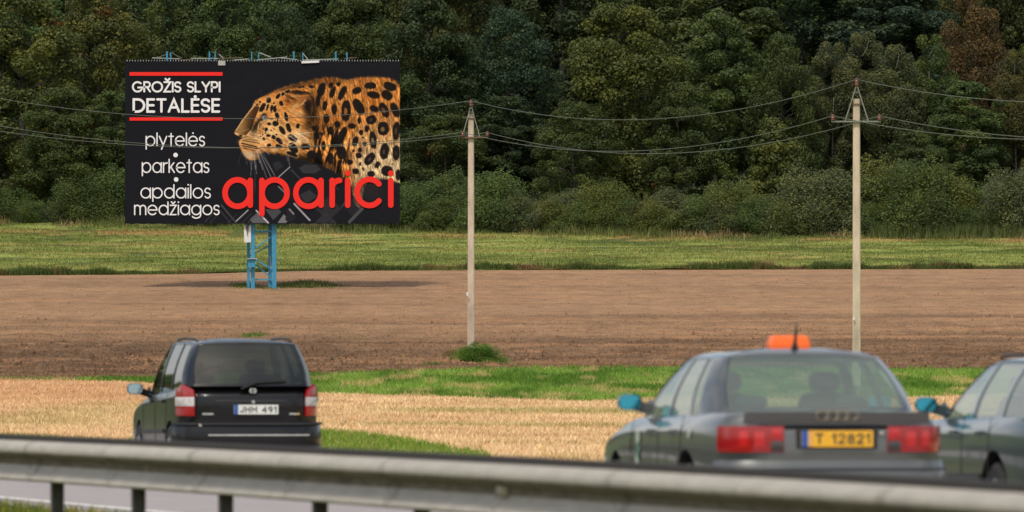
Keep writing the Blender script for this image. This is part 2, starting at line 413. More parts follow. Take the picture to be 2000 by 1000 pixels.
# tall pale grasses along the foot of the wood
x = rng.uniform(-30, 30, 30000); y = E_me(x) + rng.normal(1.0, 1.3, len(x)); cl = patchy(x, y, .5, .3)
hh = rng.uniform(.06, .36, len(x)) * (.3 + 1.3 * sstep(.35, .7, cl))
c = mixc(C(96, 104, 52), C(150, 128, 88), sstep(.5, .7, patchy(x + 30, y, .6, .5)))
blades('woodside_grass', x, y, H(y), hh, rng.uniform(.03, .06, len(x)), jitter(c, .08, .25), M['blade'], .25)
# grassy tongue of the verge behind the minivan
def in_poly(x, y, P):
    r = np.zeros(len(x), bool); n = len(P)
    for i in range(n):
        (x0, y0), (x1, y1) = P[i], P[(i + 1) % n]
        with np.errstate(divide='ignore', invalid='ignore'):
            k = ((y0 > y) != (y1 > y)) & (x < (x1 - x0) * (y - y0) / (y1 - y0 + 1e-12) + x0)
        r ^= k
    return r
tong = [(-.2, 125), (-.25, 141), (-.62, 149), (-1.2, 160), (-1.9, 172), (-2.7, 184), (-3.7, 192), (-5.5, 194), (-6.6, 170), (-6.2, 150), (-4, 140)]
P = [((a), (b_)) for a, b_ in tong]
b = MB(); b.add([(px_, py_, float(H(py_)) + .008) for px_, py_ in P], [tuple(range(len(P)))[::-1]])
tag(b.build('verge_tongue', M['turf']), kind='structure')
x = rng.uniform(-7, 0, 60000); y = rng.uniform(124, 196, 60000); k = in_poly(x + (patchy(x, y, 1.5, .3) - .5) * .9, y, P); x, y = x[k], y[k]
blades('verge_grass', x, y, H(y), rng.uniform(.05, .14, len(x)), rng.uniform(.012, .03, len(x)), jitter(mixc(C(100, 134, 34), C(140, 160, 56), patchy(x, y, 1.5, .3)), .06, .2), M['blade'], .4)
# verge between road and field
n_ = rng.uniform(23.3, 26.0, 40000); s_ = rng.uniform(60, 220, 40000)
x = n_ * NV.x + s_ * DV.x; y = n_ * NV.y + s_ * DV.y
blades('roadside_grass', x, y, H(y), rng.uniform(.04, .10, len(x)), rng.uniform(.012, .03, len(x)), jitter(mixc(C(108, 124, 44), C(170, 150, 92), patchy(x, y, 1, .3)), .06, .2), M['blade'], .4)
# median grass in front of and behind the guardrail
n_ = rng.uniform(9.0, 13.7, 60000); s_ = rng.uniform(40, 110, 60000)
x = n_ * NV.x + s_ * DV.x; y = n_ * NV.y + s_ * DV.y
cc = mixc(C(84, 106, 34), C(176, 150, 60), sstep(.5, .68, patchy(x, y, 2.2, 1.2)) * .8)
blades('median_grass', x, y, H(y) - .02, rng.uniform(.03, .10, len(x)), rng.uniform(.008, .02, len(x)), jitter(cc, .06, .2), M['blade'], .4)

def tuft(name, px, py, wpx, hpx, n, col, dY=.8, kind='stuff', hmax=None):
    Y0 = Yof(py); s = F / Y0; x = (px - 1000) / s + rng.normal(0, wpx / s / 2.4, n); y = Y0 + rng.normal(0, dY, n)
    h = rng.uniform(.3, 1, n) * hpx / s * np.exp(-((x - (px - 1000) / s) / (wpx / s / 1.4)) ** 2)
    return blades(name, x, y, H(y), h, rng.uniform(.02, .05, n), jitter(np.tile(C(*col), (n, 1)), .08, .22), M['blade'], .4)
tuft('weeds_under_billboard', 475, 560, 50, 9, 900, (84, 106, 44))
tuft('weeds_under_billboard', 600, 560, 95, 16, 2200, (92, 100, 50))
tuft('weeds_under_billboard', 530, 563, 60, 5, 700, (96, 118, 50))
tuft('weeds_in_ploughland', 497, 657, 50, 9, 900, (98, 124, 52))
tuft('weeds_in_ploughland', 688, 662, 44, 6, 400, (120, 132, 66))
tuft('weeds_by_pole', 850, 715, 60, 10, 1200, (84, 110, 40))
tuft('weeds_by_pole', 880, 700, 24, 22, 500, (120, 104, 62))
tuft('weeds_by_pole', 962, 712, 60, 14, 1000, (88, 112, 42))
tuft('weeds_by_pole', 925, 706, 70, 36, 700, (78, 104, 36))
tuft('weeds_by_pole', 1010, 714, 90, 7, 1000, (112, 128, 62))

# clods on the ploughland: small lumps, coarser towards the near side
n = 90000; x, y = scatter(n, -20, 20, lambda x: E_gr(x) + .3, E_pl); row = HY + (EYE - H(y)) * F / y
sz = rng.uniform(.012, .035, n) * np.interp(row, [530, 600, 660, 710], [.8, 1., 1.5, 2.0]) * np.where(rng.random(n) < .04, 1.9, 1)
k3 = np.array([[1, 0, 0], [-.5, .87, 0], [-.5, -.87, 0], [.1, 0, 1.15]]); rot = rng.uniform(0, 6.28, n); cr_, sr_ = np.cos(rot), np.sin(rot)
V = np.empty((n, 4, 3)); jt = 1 + rng.normal(0, .25, (n, 4))
for i in range(4):
    V[:, i, 0] = x + sz * jt[:, i] * (k3[i, 0] * cr_ - k3[i, 1] * sr_); V[:, i, 1] = y + sz * jt[:, i] * (k3[i, 0] * sr_ + k3[i, 1] * cr_)
    V[:, i, 2] = H(y) + clods(x, y) + sz * k3[i, 2] * jt[:, i] - .004
Q = (np.arange(n)[:, None, None] * 4 + np.array([[0, 1, 3], [1, 2, 3], [2, 0, 3]])[None]).reshape(-1, 3)
tag(np_mesh('soil_clods', V.reshape(-1, 3), Q, M['soil'], colors=np.repeat(jitter(col_soil(x, y) * 1.03, .03, .14), 4, 0)), kind='stuff')

# ------------------------------------------------------------------ wood
def crown_mesh(seed, Ht, Rd, nb, leaf, per, z0=.12, shape='round', br=(.10, .20), turned=.0, spiky=0):
    r = np.random.default_rng(seed); Vs = []; tone = []; tu = []
    hts = r.uniform(0, 1, nb)
    cen = []
    for t in hts:
        if shape == 'round': prof = math.sin(math.pi * (t * .86 + .12)) ** .6
        elif shape == 'cone': prof = (1 - t) ** .75 + .08
        elif shape == 'tall': prof = math.sin(math.pi * (t * .9 + .08)) ** .45
        elif shape == 'bush': prof = math.cos(t * math.pi / 2 * .93) ** .6
        a = r.uniform(0, 2 * math.pi); q = r.uniform(.25, 1) ** .5
        lump = 1 + (.42 if shape == 'bush' else .22) * math.sin(3 * a + seed) * math.sin(5 * t + seed)
        rr = Rd * prof * q * lump * .86
        c = np.array([math.cos(a) * rr, math.sin(a) * rr, (z0 + t * (.95 - z0)) * Ht * (r.uniform(.7, 1.2) if shape == 'bush' else 1)]); cen.append(c)
        b_r = Rd * r.uniform(*br) * (1.1 if t < .8 else .8)
        n = int(per * (b_r / (Rd * .15)) ** 2)
        d = r.normal(0, 1, (n, 3)); d /= np.linalg.norm(d, axis=1)[:, None]; d[:, 2] = np.where(r.random(n) < .3, np.abs(d[:, 2]), d[:, 2])
        p = c + d * (b_r * (1 - .45 * r.random(n)[:, None] ** 2)) * np.array([1, 1, .85 + spiky])
        nn = d + r.normal(0, .65, (n, 3)); nn /= np.linalg.norm(nn, axis=1)[:, None]
        tv = np.cross(nn, r.normal(0, 1, (n, 3))); tv /= np.linalg.norm(tv, axis=1)[:, None]; bv = np.cross(nn, tv)
        L = (leaf * r.uniform(.6, 1.3, n))[:, None]
        q4 = np.stack([p - tv * L * .5, p - bv * L * .32 + nn * L * .08, p + tv * L * .5, p + bv * L * .32 + nn * L * .08], 1)
        Vs.append(q4.reshape(-1, 3)); bt = r.random()
        tone.append(np.clip(.5 * bt + .5 * r.random(n), 0, 1)); f = 1.0 if r.random() < turned else 0
        tu.append((r.random(n) < (.7 if f else turned * .3)).astype(float))
    # single leaves straying outside the clumps, so that the outline is ragged
    n = int(per * nb * .10); k = r.integers(0, nb, n); cc = np.array(cen)[k]; d = r.normal(0, 1, (n, 3)); d /= np.linalg.norm(d, axis=1)[:, None]
    p = cc + d * Rd * r.uniform(.15, .34, n)[:, None] * np.array([1, 1, 1 + spiky]); tv = np.cross(d, r.normal(0, 1, (n, 3))); tv /= np.linalg.norm(tv, axis=1)[:, None]; bv = np.cross(d, tv); L = (leaf * r.uniform(.6, 1.2, n))[:, None]
    Vs.append(np.stack([p - tv * L * .5, p - bv * L * .32, p + tv * L * .5, p + bv * L * .32], 1).reshape(-1, 3)); tone.append(r.random(n)); tu.append(np.zeros(n))
    V = np.concatenate(Vs); Q = np.arange(len(V)).reshape(-1, 4)
    o = np_mesh('crown', V, Q, M['leaf'], fattr={'tone': np.concatenate(tone), 'turned': np.concatenate(tu)})
    me = o.data; bpy.data.objects.remove(o); return me, cen

def trunk_mesh(seed, Ht, rad, cen, bark, top=.75, stems=1, limbs=14):
    r = np.random.default_rng(seed + 99); b = MB()
    for k in range(stems):
        ox, oy = (0, 0) if stems == 1 else r.normal(0, .12, 2)
        tx, ty = r.normal(0, .25 if stems == 1 else .6, 2)
        pts = [(ox + tx * t * t, oy + ty * t * t, Ht * top * t - .25) for t in (0, .03, .25, .5, .75, 1)]
        b.tube(pts, [rad * 1.35, rad * 1.05, rad * .9, rad * .7, rad * .45, rad * .12], 8)
    for c in cen[:limbs]:
        z = max(.12 * Ht, c[2] - Ht * .13 * r.uniform(.6, 1.2)); t = min(z / (Ht * top), .95)
        b.tube([(ox + tx * t * t, oy + ty * t * t, z), (c[0] * .5, c[1] * .5, z * .5 + c[2] * .5), tuple(c)], [rad * .4, rad * .22, rad * .06], 5)
    o = b.build('trunk', bark, smooth=True); me = o.data; bpy.data.objects.remove(o); return me

KIND = {}
def kind(key, seed, Ht, Rd, nb, leaf, per, rad, bark='bark', stems=1, limbs=14, top=.75, **kw):
    c, cen = crown_mesh(seed, Ht, Rd, nb, leaf, per, **kw); KIND[key] = (c, trunk_mesh(seed, Ht, rad, cen, M[bark], top, stems, limbs), Ht, Rd)
kind('oak1', 11, 12, 3.6, 150, .175, 190, .2, turned=.0, z0=.04, br=(.11,.22))
kind('oak2', 12, 12, 3.4, 140, .175, 190, .2, turned=.0, br=(.13, .26), z0=.04)
kind('oak3', 13, 12, 3.2, 150, .17, 190, .2, turned=.004, z0=.04, br=(.11,.22))
kind('turning', 14, 12, 3.4, 145, .175, 190, .2, turned=.03, z0=.04, br=(.11,.22))
kind('tall1', 15, 12, 2.6, 140, .18, 150, .14, shape='tall', z0=.03, br=(.13,.26))
kind('tall2', 16, 12, 2.3, 140, .18, 150, .13, shape='tall', turned=.01, z0=.03, br=(.13,.28))
kind('birch', 17, 12, 1.9, 130, .12, 150, .08, z0=.04, bark='bark_pale', shape='tall', br=(.16, .34), spiky=.5)
kind('cone', 18, 6, 2.0, 110, z0=.02, leaf=.17, per=130, rad=.11, shape='cone')
kind('bush1', 21, 3, 2.0, 110, .095, 90, .03, shape='bush', stems=4, z0=.02, limbs=8, spiky=1.0, br=(.14,.30))
kind('bush2', 22, 3, 1.8, 110, .10, 90, .03, shape='bush', stems=4, z0=.02, limbs=8, spiky=.6, br=(.14,.28))
kind('bush3', 23, 3, 1.6, 100, .09, 90, .03, shape='bush', stems=5, z0=.02, limbs=8, spiky=1.4, turned=.02, br=(.14,.28))
kind('small', 24, 1, .75, 40, .06, 60, .02, shape='bush', stems=4, z0=.0, limbs=6, spiky=.3)
OLIVE = (.076, .088, .027, 1); GREEN = (.056, .074, .026, 1); DARK = (.036, .054, .024, 1); GREY = (.075, .085, .044, 1); RUSTY = (.090, .062, .032, 1)
LIGHT = (.062, .088, .032, 1); YELL = (.088, .092, .030, 1); BLUEG = (.034, .058, .036, 1); BROWNG = (.072, .07, .032, 1)

def plant(name, key, X, Y, ht, wd, color, rz, label, cat, group=None):
    c, t, h0, r0 = KIND[key]
    o = empty(name, (X, Y, float(H(Y)) - .05), rz, label, cat, group)
    color = tuple(v * (1.75 if cat == 'shrub' else 1.3) for v in color[:3]) + (1,)
    o.scale = (wd / (2 * r0), wd / (2 * r0), ht / h0)
    for me, nm in ((c, 'foliage' if cat in ('shrub', 'bush') else 'crown'), (t, 'stem' if cat in ('shrub', 'bush') else 'trunk')):
        ch = bpy.data.objects.new(nm, me); COL.objects.link(ch); ch.parent = o
        if me is c: ch.color = color
    return o
def tree_px(key, px, top, Y, wpx, color, label, cat='tree', name='broadleaf_tree', rz=None):
    s = F / Y; g = float(H(Y)); ht = EYE + (HY - top) / s - g
    return plant(name, key, (px - 1000) / s, Y, ht, wpx / s, color, random.uniform(0, 6.28) if rz is None else rz, label, cat)

# trees of the front rank, each where the photograph shows it: kind, px, top row, distance, width px, colour, label
FR = [
 ('turning', 45, -40, 464, 300, OLIVE, 'olive oak with a few orange leaves at the far left of the wood'),
 ('turning', 190, -60, 470, 260, YELL, 'yellowish olive tree between the leftmost oak and the billboard'),
 ('oak2', -90, -20, 466, 260, GREEN, 'green tree cut by the left edge of the picture'),
 ('oak3', 120, 160, 459, 210, GREEN, 'lower green tree in front of the yellowish olive tree, left of the billboard'),
 ('tall1', 225, 170, 460, 150, LIGHT, 'mid green young tree pressed against the left edge of the billboard'),
 ('oak1', 330, -30, 480, 220, GREEN, 'green tree above the left end of the billboard'),
 ('oak3', 440, -40, 478, 210, LIGHT, 'lighter green tree above the white headline of the billboard'),
 ('oak1', 560, 10, 476, 210, DARK, 'dark tree above the middle of the billboard'),
 ('oak2', 690, -30, 480, 230, GREEN, 'green tree above the leopard on the billboard'),
 ('oak3', 835, -20, 470, 250, DARK, 'dark green tree just right of the billboard top'),
 ('oak2', 870, 210, 460, 200, GREEN, 'lower green tree behind the left utility pole'),
 ('oak1', 990, 5, 472, 230, BLUEG, 'bluish dark green tree right of the left utility pole'),
 ('tall2', 985, 180, 462, 160, DARK, 'dark slim tree below the bluish tree, right of the left utility pole'),
 ('oak2', 1215, -15, 461, 270, OLIVE, 'broad olive oak in the middle of the wood edge'),
 ('oak1', 1120, 190, 458, 200, GREEN, 'low green tree at the left foot of the broad olive oak'),
 ('oak3', 1330, 150, 459, 170, GREEN, 'green tree at the right foot of the broad olive oak'),
 ('tall1', 1405, 15, 464, 190, LIGHT, 'pointed green tree right of the broad olive oak'),
 ('oak1', 1525, 55, 463, 175, GREEN, 'round topped green tree left of the right utility pole'),
 ('cone', 1515, 225, 456, 170, OLIVE, 'small cone shaped olive tree low between the two utility poles'),
 ('birch', 1625, 75, 466, 120, GREY, 'grey green slender tree just left of the right utility pole'),
 ('birch', 1690, 55, 468, 130, GREY, 'grey green slender tree behind the top of the right utility pole'),
 ('birch', 1755, 80, 465, 125, GREY, 'grey green slender tree just right of the right utility pole'),
 ('birch', 1815, 60, 467, 125, LIGHT, 'slender light green tree left of the rust brown birch'),
 ('birch', 1905, -60, 474, 130, RUSTY, 'rust brown birch with a pale trunk near the upper right corner'),
 ('tall2', 1890, 150, 461, 170, LIGHT, 'light green tree below the rust brown birch'),
 ('birch', 1985, 90, 463, 110, BROWNG, 'brownish slender tree at the right edge of the picture'),
 ('oak3', 1790, 250, 458, 170, GREEN, 'low green tree right of the right utility pole'),
 ('tall1', 2080, 0, 466, 200, GREEN, 'green tree beyond the right edge of the picture'),
]
for k, px, top, Y, wp, colr, lb in FR: tree_px(k, px, top, Y, wp, colr, lb, name='birch_tree' if k == 'birch' else 'broadleaf_tree')
# ranks of trees up the hill behind them
ks = ['oak1', 'oak2', 'oak3', 'tall1', 'tall2', 'oak1', 'turning']; cols_ = [GREEN, DARK, BLUEG, GREEN, DARK, LIGHT, GREEN]
for r_, (Y0, x0, step) in enumerate(((490, -38, 4.4), (506, -40, 4.6), (524, -42, 4.8), (545, -44, 5.2))):
    for i in range(int(-2 * x0 / step) + 1):
        X_ = x0 + i * step + random.uniform(-1, 1) + (r_ % 2) * 2; Yt = Y0 + random.uniform(-5, 5)
        c = random.choice(cols_); c = tuple(v * random.uniform(.8, 1.15) for v in c[:3]) + (1,)
        plant('forest_tree', random.choice(ks), X_, Yt, random.uniform(10.5, 14.5), random.uniform(5.6, 7.4), c, random.uniform(0, 6.28),
              'tree of the upper ranks up the hill behind the wood edge', 'tree', 'trees up the hill behind the wood edge')
# the same wood goes on beyond both sides of the picture
parts = []
for i in range(46):
    side = -1 if i % 3 else 1
    X_ = side * random.uniform(46, 190); Yt = 462 + random.uniform(0, 60)
    me = KIND[random.choice(['oak1', 'oak2', 'oak3', 'tall1'])][0]; n = len(me.vertices); co = np.empty(n * 3, np.float32); me.vertices.foreach_get('co', co)
    co = co.reshape(-1, 4, 3)[::5].copy(); ctr = co.mean(1, keepdims=True); co = (ctr + (co - ctr) * 2.4).reshape(-1, 3)
    co = co * np.array([1.15, 1.15, random.uniform(.9, 1.15)]) + np.array([X_, Yt, float(H(Yt))]); parts.append(co)
Vd = np.concatenate(parts); nq = len(Vd) // 4
o = np_mesh('distant_wood', Vd, np.arange(len(Vd)).reshape(-1, 4), M['leaf'], fattr={'tone': rng.random(nq), 'turned': np.zeros(nq)})
o.color = GREEN; tag(o, kind='stuff')
# shrubs along the wood edge
SH = [
 ('bush1', -60, 350, 130, GREEN, 'shrub cut by the left edge of the picture'), ('bush2', 25, 375, 110, LIGHT, 'leftmost whole shrub at the foot of the wood'),
 ('bush3', 95, 365, 110, GREEN, 'second shrub from the left edge at the foot of the wood'), ('bush1', 165, 350, 110, GREEN, 'mid green shrub halfway between the left edge and the billboard'),
 ('bush3', 222, 340, 110, LIGHT, 'silvery green shrub touching the left side of the billboard'), ('bush2', 300, 380, 110, GREEN, 'shrub hidden behind the left half of the billboard'),
 ('bush1', 400, 380, 120, LIGHT, 'shrub behind the small text of the billboard'), ('bush2', 520, 380, 130, GREEN, 'shrub behind the billboard mast'),
 ('bush1', 640, 380, 120, GREEN, 'shrub behind the red lettering of the billboard'), ('bush2', 740, 370, 110, LIGHT, 'shrub behind the lower right corner of the billboard'),
 ('bush1', 825, 365, 120, LIGHT, 'bright green shrub between the billboard and the left utility pole'), ('bush3', 885, 345, 90, GREEN, 'shrub directly behind the left utility pole'),
 ('bush1', 965, 350, 130, LIGHT, 'bright green shrub just right of the left utility pole'), ('bush3', 1045, 395, 100, BROWNG, 'low brownish shrub right of the bright green shrub'),
 ('bush2', 1110, 380, 110, GREY, 'grey green shrub below the broad olive oak, on its left'), ('bush1', 1175, 365, 100, OLIVE, 'olive shrub below the broad olive oak'),
 ('bush3', 1240, 395, 100, BROWNG, 'brownish olive shrub right below the broad olive oak'), ('bush3', 1310, 380, 110, GREY, 'silvery shrub with upright shoots right of the broad olive oak'),
 ('bush2', 1375, 390, 100, LIGHT, 'light shrub below the pointed green tree'), ('bush1', 1435, 365, 120, OLIVE, 'olive shrub left of the small cone shaped tree'),
 ('bush3', 1500, 400, 100, GREEN, 'low dark shrub in front of the small cone shaped tree'), ('bush1', 1590, 345, 150, GREY, 'big grey green willow shrub left of the right utility pole'),
 ('bush3', 1650, 375, 80, GREY, 'grey shrub touching the left side of the right utility pole'), ('bush2', 1715, 325, 120, YELL, 'yellowing shrub right beside the right utility pole'),
 ('bush1', 1790, 330, 140, GREEN, 'green shrub one step right of the yellowing shrub'), ('bush3', 1850, 350, 120, OLIVE, 'olive shrub below the light green tree near the right edge'),
 ('bush2', 1920, 370, 130, LIGHT, 'pale feathery shrub near the right edge of the picture'), ('bush1', 1985, 345, 120, GREY, 'grey green shrub at the right edge of the picture'),
 ('bush1', 2060, 345, 120, GREEN, 'shrub beyond the right edge of the picture'),
]
for i, (k, px, top, wp, colr, lb) in enumerate(SH):
    Yb = float(E_me((px - 1000) * 450 / F)) + 2.0 + (i % 3) * .9
    tree_px(k, px, top, Yb, wp * 1.5, colr, lb, cat='shrub', name='shrub')
WHERE = ['left of the leftmost big shrub gap', 'midway between the left edge and the billboard', 'left of the left utility pole', 'right behind the left utility pole', 'one step right of the left utility pole', 'two steps right of the left utility pole',
 'left below the broad olive oak', 'straight below the broad olive oak', 'right below the broad olive oak', 'below the gap right of the broad olive oak', 'below the pointed green tree', 'left of the small cone shaped tree',
 'in front of the small cone shaped tree', 'left of the right utility pole', 'just right of the right utility pole', 'two steps right of the right utility pole', 'below the light green tree near the right edge', 'left of the pale feathery shrub', 'in the lower right corner of the wood']
for i, (px, top, wp, k, colr) in enumerate([(60, 395, 80, 'bush3', LIGHT), (130, 392, 90, 'bush1', GREY), (860, 392, 90, 'bush2', GREEN), (920, 385, 80, 'bush1', GREEN), (1010, 385, 90, 'bush2', GREY), (1080, 398, 90, 'bush3', OLIVE),
        (1145, 400, 90, 'bush3', LIGHT), (1208, 392, 80, 'bush1', LIGHT), (1278, 400, 80, 'bush2', OLIVE), (1345, 405, 80, 'bush3', BROWNG), (1405, 398, 80, 'bush1', GREY), (1470, 392, 90, 'bush2', LIGHT),
        (1545, 395, 90, 'bush1', OLIVE), (1625, 400, 80, 'bush3', GREEN), (1690, 405, 80, 'bush1', LIGHT), (1750, 392, 90, 'bush3', OLIVE), (1820, 400, 90, 'bush2', GREY), (1885, 405, 90, 'bush1', LIGHT), (1950, 400, 90, 'bush3', GREEN)]):
    o = tree_px(k, px, top, float(E_me((px - 1000) * 450 / F)) + 1.5 + (i % 2) * .4, wp * 1.3, colr, 'low shrub in front of the wood, ' + WHERE[i], cat='shrub', name='shrub'); o['group'] = 'low shrubs in the front row at the foot of the wood'
# dark undergrowth below the trees, uncountable
x = rng.uniform(-34, 34, 60000); y = rng.uniform(456, 540, 60000); hh = rng.uniform(.2, 1.6, len(x)) * patchy(x, y, .4, .2)
blades('undergrowth', x, y, H(y), hh, rng.uniform(.08, .22, len(x)), jitter(np.tile(C(46, 54, 34), (len(x), 1)), .1, .3), M['blade'], .5)
# rank scrub, saplings and tall stems that fill the foot of the wood
x = rng.uniform(-30, 30, 60000); y = E_me(x) + .8 + np.abs(rng.normal(0, 2.6, len(x))); cl = patchy(x, y, .45, .2)
hh = rng.uniform(.2, 1.0, len(x)) * (.3 + .9 * sstep(.3, .75, cl)) * (.45 + .35 * np.clip(y - E_me(x) - .8, 0, 4))
c = mixc(C(84, 98, 50), C(116, 112, 74), sstep(.4, .7, patchy(x + 60, y, .35, .2)))
blades('rank_scrub', x, y, H(y), hh, rng.uniform(.03, .08, len(x)), jitter(c, .07, .25), M['blade'], .16)
# low reedy bank on the right and young shoots
x = rng.uniform(16, 29, 9000); y = E_me(x) + rng.normal(.6, .5, len(x))
blades('sedge_bank', x, y, H(y), rng.uniform(.25, .75, len(x)), rng.uniform(.03, .06, len(x)), jitter(np.tile(C(88, 98, 52), (len(x), 1)), .06, .2), M['blade'], .15)

# ------------------------------------------------------------------ stroke lettering
def arc(cx, cy, r, a0, a1, ry=None, n=None):
    ry = ry or r; n = n or max(8, int(abs(a1 - a0) / 9))
    return [(cx + r * math.cos(R(a0 + (a1 - a0) * i / n)), cy + ry * math.sin(R(a0 + (a1 - a0) * i / n))) for i in range(n + 1)]
CIR = lambda cx, cy, r: ('o', cx, cy, r)
car_ = lambda x, y: [(x - .2, y + .22), (x, y), (x + .2, y + .22)]
S_ = lambda w_: arc(w_ / 2, .745, w_ / 2, 25, 270, .245) [:-1] + arc(w_ / 2, .25, w_ / 2, 90, -155, .25)
LOW = {
 'a': (1, [CIR(.5, .5, .5), [(1, 0), (1, 1)]]), 'p': (1, [CIR(.5, .5, .5), [(0, -.34), (0, 1)]]),
 'd': (1, [CIR(.5, .5, .5), [(1, 0), (1, 1.35)]]), 'o': (1, [CIR(.5, .5, .5)]),
 'g': (1, [CIR(.5, .5, .5), [(1, 1), (1, .0)] + arc(.5, -.02, .5, -8, -150, .36)]),
 'e': (1, [[(0.02, .5), (1, .5)] + arc(.5, .5, .5, 8, 318)]), 'ė': (1, [[(0.02, .5), (1, .5)] + arc(.5, .5, .5, 8, 318), ('.', .5, 1.34, .085)]),
 's': (.56, [S_(.56)]), 't': (.5, [[(.25, 0), (.25, 1.3)], [(0, 1), (.5, 1)]]), 'l': (0, [[(0, 0), (0, 1.35)]]),
 'i': (0, [[(0, 0), (0, 1)], ('.', 0, 1.34, .085)]), 'y': (.85, [[(0, 1), (.44, .08)], [(.85, 1), (.26, -.36)]]),
 'r': (.42, [[(0, 0), (0, 1)], arc(.40, .58, .40, 178, 80)]), 'k': (.62, [[(0, 0), (0, 1.35)], [(.56, 1), (.05, .42)], [(.2, .56), (.62, 0)]]),
 'm': (1.25, [[(0, 0), (0, 1)], arc(.31, .66, .31, 178, 0, .34) + [(.62, 0)], arc(.935, .66, .315, 178, 0, .34) + [(1.25, 0)]]),
 'ž': (.66, [[(0, 1), (.66, 1), (0, 0), (.66, 0)], [(x, y + 1.16) for x, y in car_(.33, 0)]]), 'c': (.85, [arc(.5, .5, .5, 40, 320)]),
}
E_ = [[(.5, 1), (0, 1), (0, 0), (.5, 0)], [(.02, .52), (.46, .52)]]
UP = {
 'G': (.96, [arc(.5, .5, .48, 48, 352, .5) + [(.56, .43)]]), 'R': (.6, [[(0, 0), (0, 1), (.33, 1)] + arc(.33, .74, .25, 80, -90, .26) + [(.02, .48)], [(.28, .46), (.6, 0)]]),
 'O': (1, [('o', .5, .5, .5)]), 'Ž': (.64, [[(0, 1), (.62, 1), (0, 0), (.64, 0)], [(x, y + 1.14) for x, y in car_(.32, 0)]]),
 'I': (0, [[(0, 0), (0, 1)]]), 'S': (.56, [S_(.56)]), 'L': (.48, [[(0, 1), (0, 0), (.48, 0)]]), 'Y': (.74, [[(0, 1), (.37, .45), (.74, 1)], [(.37, .44), (.37, 0)]]),
 'P': (.58, [[(0, 0), (0, 1), (.33, 1)] + arc(.33, .72, .25, 80, -90, .28) + [(.02, .44)]]), 'D': (.8, [[(0, 0), (0, 1), (.3, 1)] + arc(.3, .5, .5, 80, -80) + [(.3, 0), (0, 0)]]),
 'E': (.5, E_), 'Ė': (.5, E_ + [('.', .25, 1.22, .1)]), 'T': (.62, [[(0, 1), (.62, 1)], [(.31, .98), (.31, 0)]]), 'A': (.78, [[(0, 0), (.39, 1), (.78, 0)], [(.16, .34), (.62, .34)]]),
 'J': (.45, [[(.45, 1), (.45, .25)] + arc(.225, .24, .225, 0, -170)]), 'H': (.6, [[(0, 0), (0, 1)], [(.6, 0), (.6, 1)], [(0, .5), (.6, .5)]]), 'M': (.75, [[(0, 0), (0, 1), (.375, .35), (.75, 1), (.75, 0)]]),
 '1': (.25, [[(0, .78), (.22, 1), (.22, 0)]]), '2': (.55, [arc(.27, .72, .27, 170, -30) + [(0, 0), (.55, 0)]]), '4': (.6, [[(.45, 0), (.45, 1), (0, .3), (.6, .3)]]),
 '9': (.55, [('o', .27, .72, .27), [(.54, .72), (.54, .5), (.3, 0)]]), '8': (.5, [('o', .25, .74, .23), ('o', .25, .26, .27)]), ' ': (.3, []),
}
def stroke(b, pts, wd, to3, closed=False):
    """flat ribbon along a polyline with mitred corners and rounded ends; to3 maps (x, y) to space"""
    P = [Vector((p[0], p[1])) for p in pts]; n = len(P); hw = wd / 2; Lf, Rt = [], []
    for i in range(n):
        a = P[i - 1] if (i or closed) else P[i]; c = P[(i + 1) % n] if (i < n - 1 or closed) else P[i]
        d0 = (P[i] - a).normalized() if (P[i] - a).length else (c - P[i]).normalized(); d1 = (c - P[i]).normalized() if (c - P[i]).length else d0
        t = (d0 + d1).normalized() if (d0 + d1).length > .01 else d0; nn = Vector((-t.y, t.x)); k = hw / max(.45, nn.dot(Vector((-d0.y, d0.x))))
        Lf.append(P[i] + nn * k); Rt.append(P[i] - nn * k)
    vs = Lf + Rt; fs = [(i, (i + 1) % n, n + (i + 1) % n, n + i) for i in range(n if closed else n - 1)]
    if not closed:
        for e, q, s in ((0, P[0] - P[1], 1), (n - 1, P[-1] - P[-2], -1)):
            q = q.normalized(); u = Vector((-q.y, q.x)); base = len(vs)
            vs += [P[e] + hw * (math.cos(R(a)) * u + math.sin(R(a)) * q) for a in (0, 30, 60, 90, 120, 150, 180)]
            fs.append(tuple(range(base, base + 7)))
    b.add([to3(v.x, v.y) for v in vs], fs)
def text_mesh(s, table, x0, x1, base, hgt, wd, to3, gap=.3, dz=.0012):
    """s set between x0 and x1 on the line y = base (y up), x height or cap height hgt; all in the sign's own units"""
    b = MB(); adv = [table[ch][0] for ch in s]; tot = sum(adv) + gap * (len(s) - 1)
    inner = (x1 - x0 - wd); sx = inner / tot; x = 0; k = 0
    for ch, a_ in zip(s, adv):
        for st in table[ch][1]:
            k += 1; lay = (k % 4) * dz
            f = lambda u, v, lay=lay: to3(u, v, lay)
            tx = lambda u: x0 + wd / 2 + (x + u) * sx
            ty = lambda v: base + wd / 2 + v * (hgt - wd)
            if st[0] == 'o':
                pts = [(tx(st[1] + st[3] * math.cos(2 * math.pi * i / 36)), ty(st[2] + (st[3] if st[3] != .5 else .5) * math.sin(2 * math.pi * i / 36))) for i in range(36)]
                stroke(b, pts, wd, f, True)
            elif st[0] == '.':
                c = (tx(st[1]), ty(st[2])); r_ = wd * .66
                vs = [f(c[0] + r_ * math.cos(2 * math.pi * i / 16), c[1] + r_ * math.sin(2 * math.pi * i / 16)) for i in range(16)]; b.add(vs, [tuple(range(16))])
            else: stroke(b, [(tx(u), ty(v)) for u, v in st], wd, f)
        x += a_ + gap
    return b

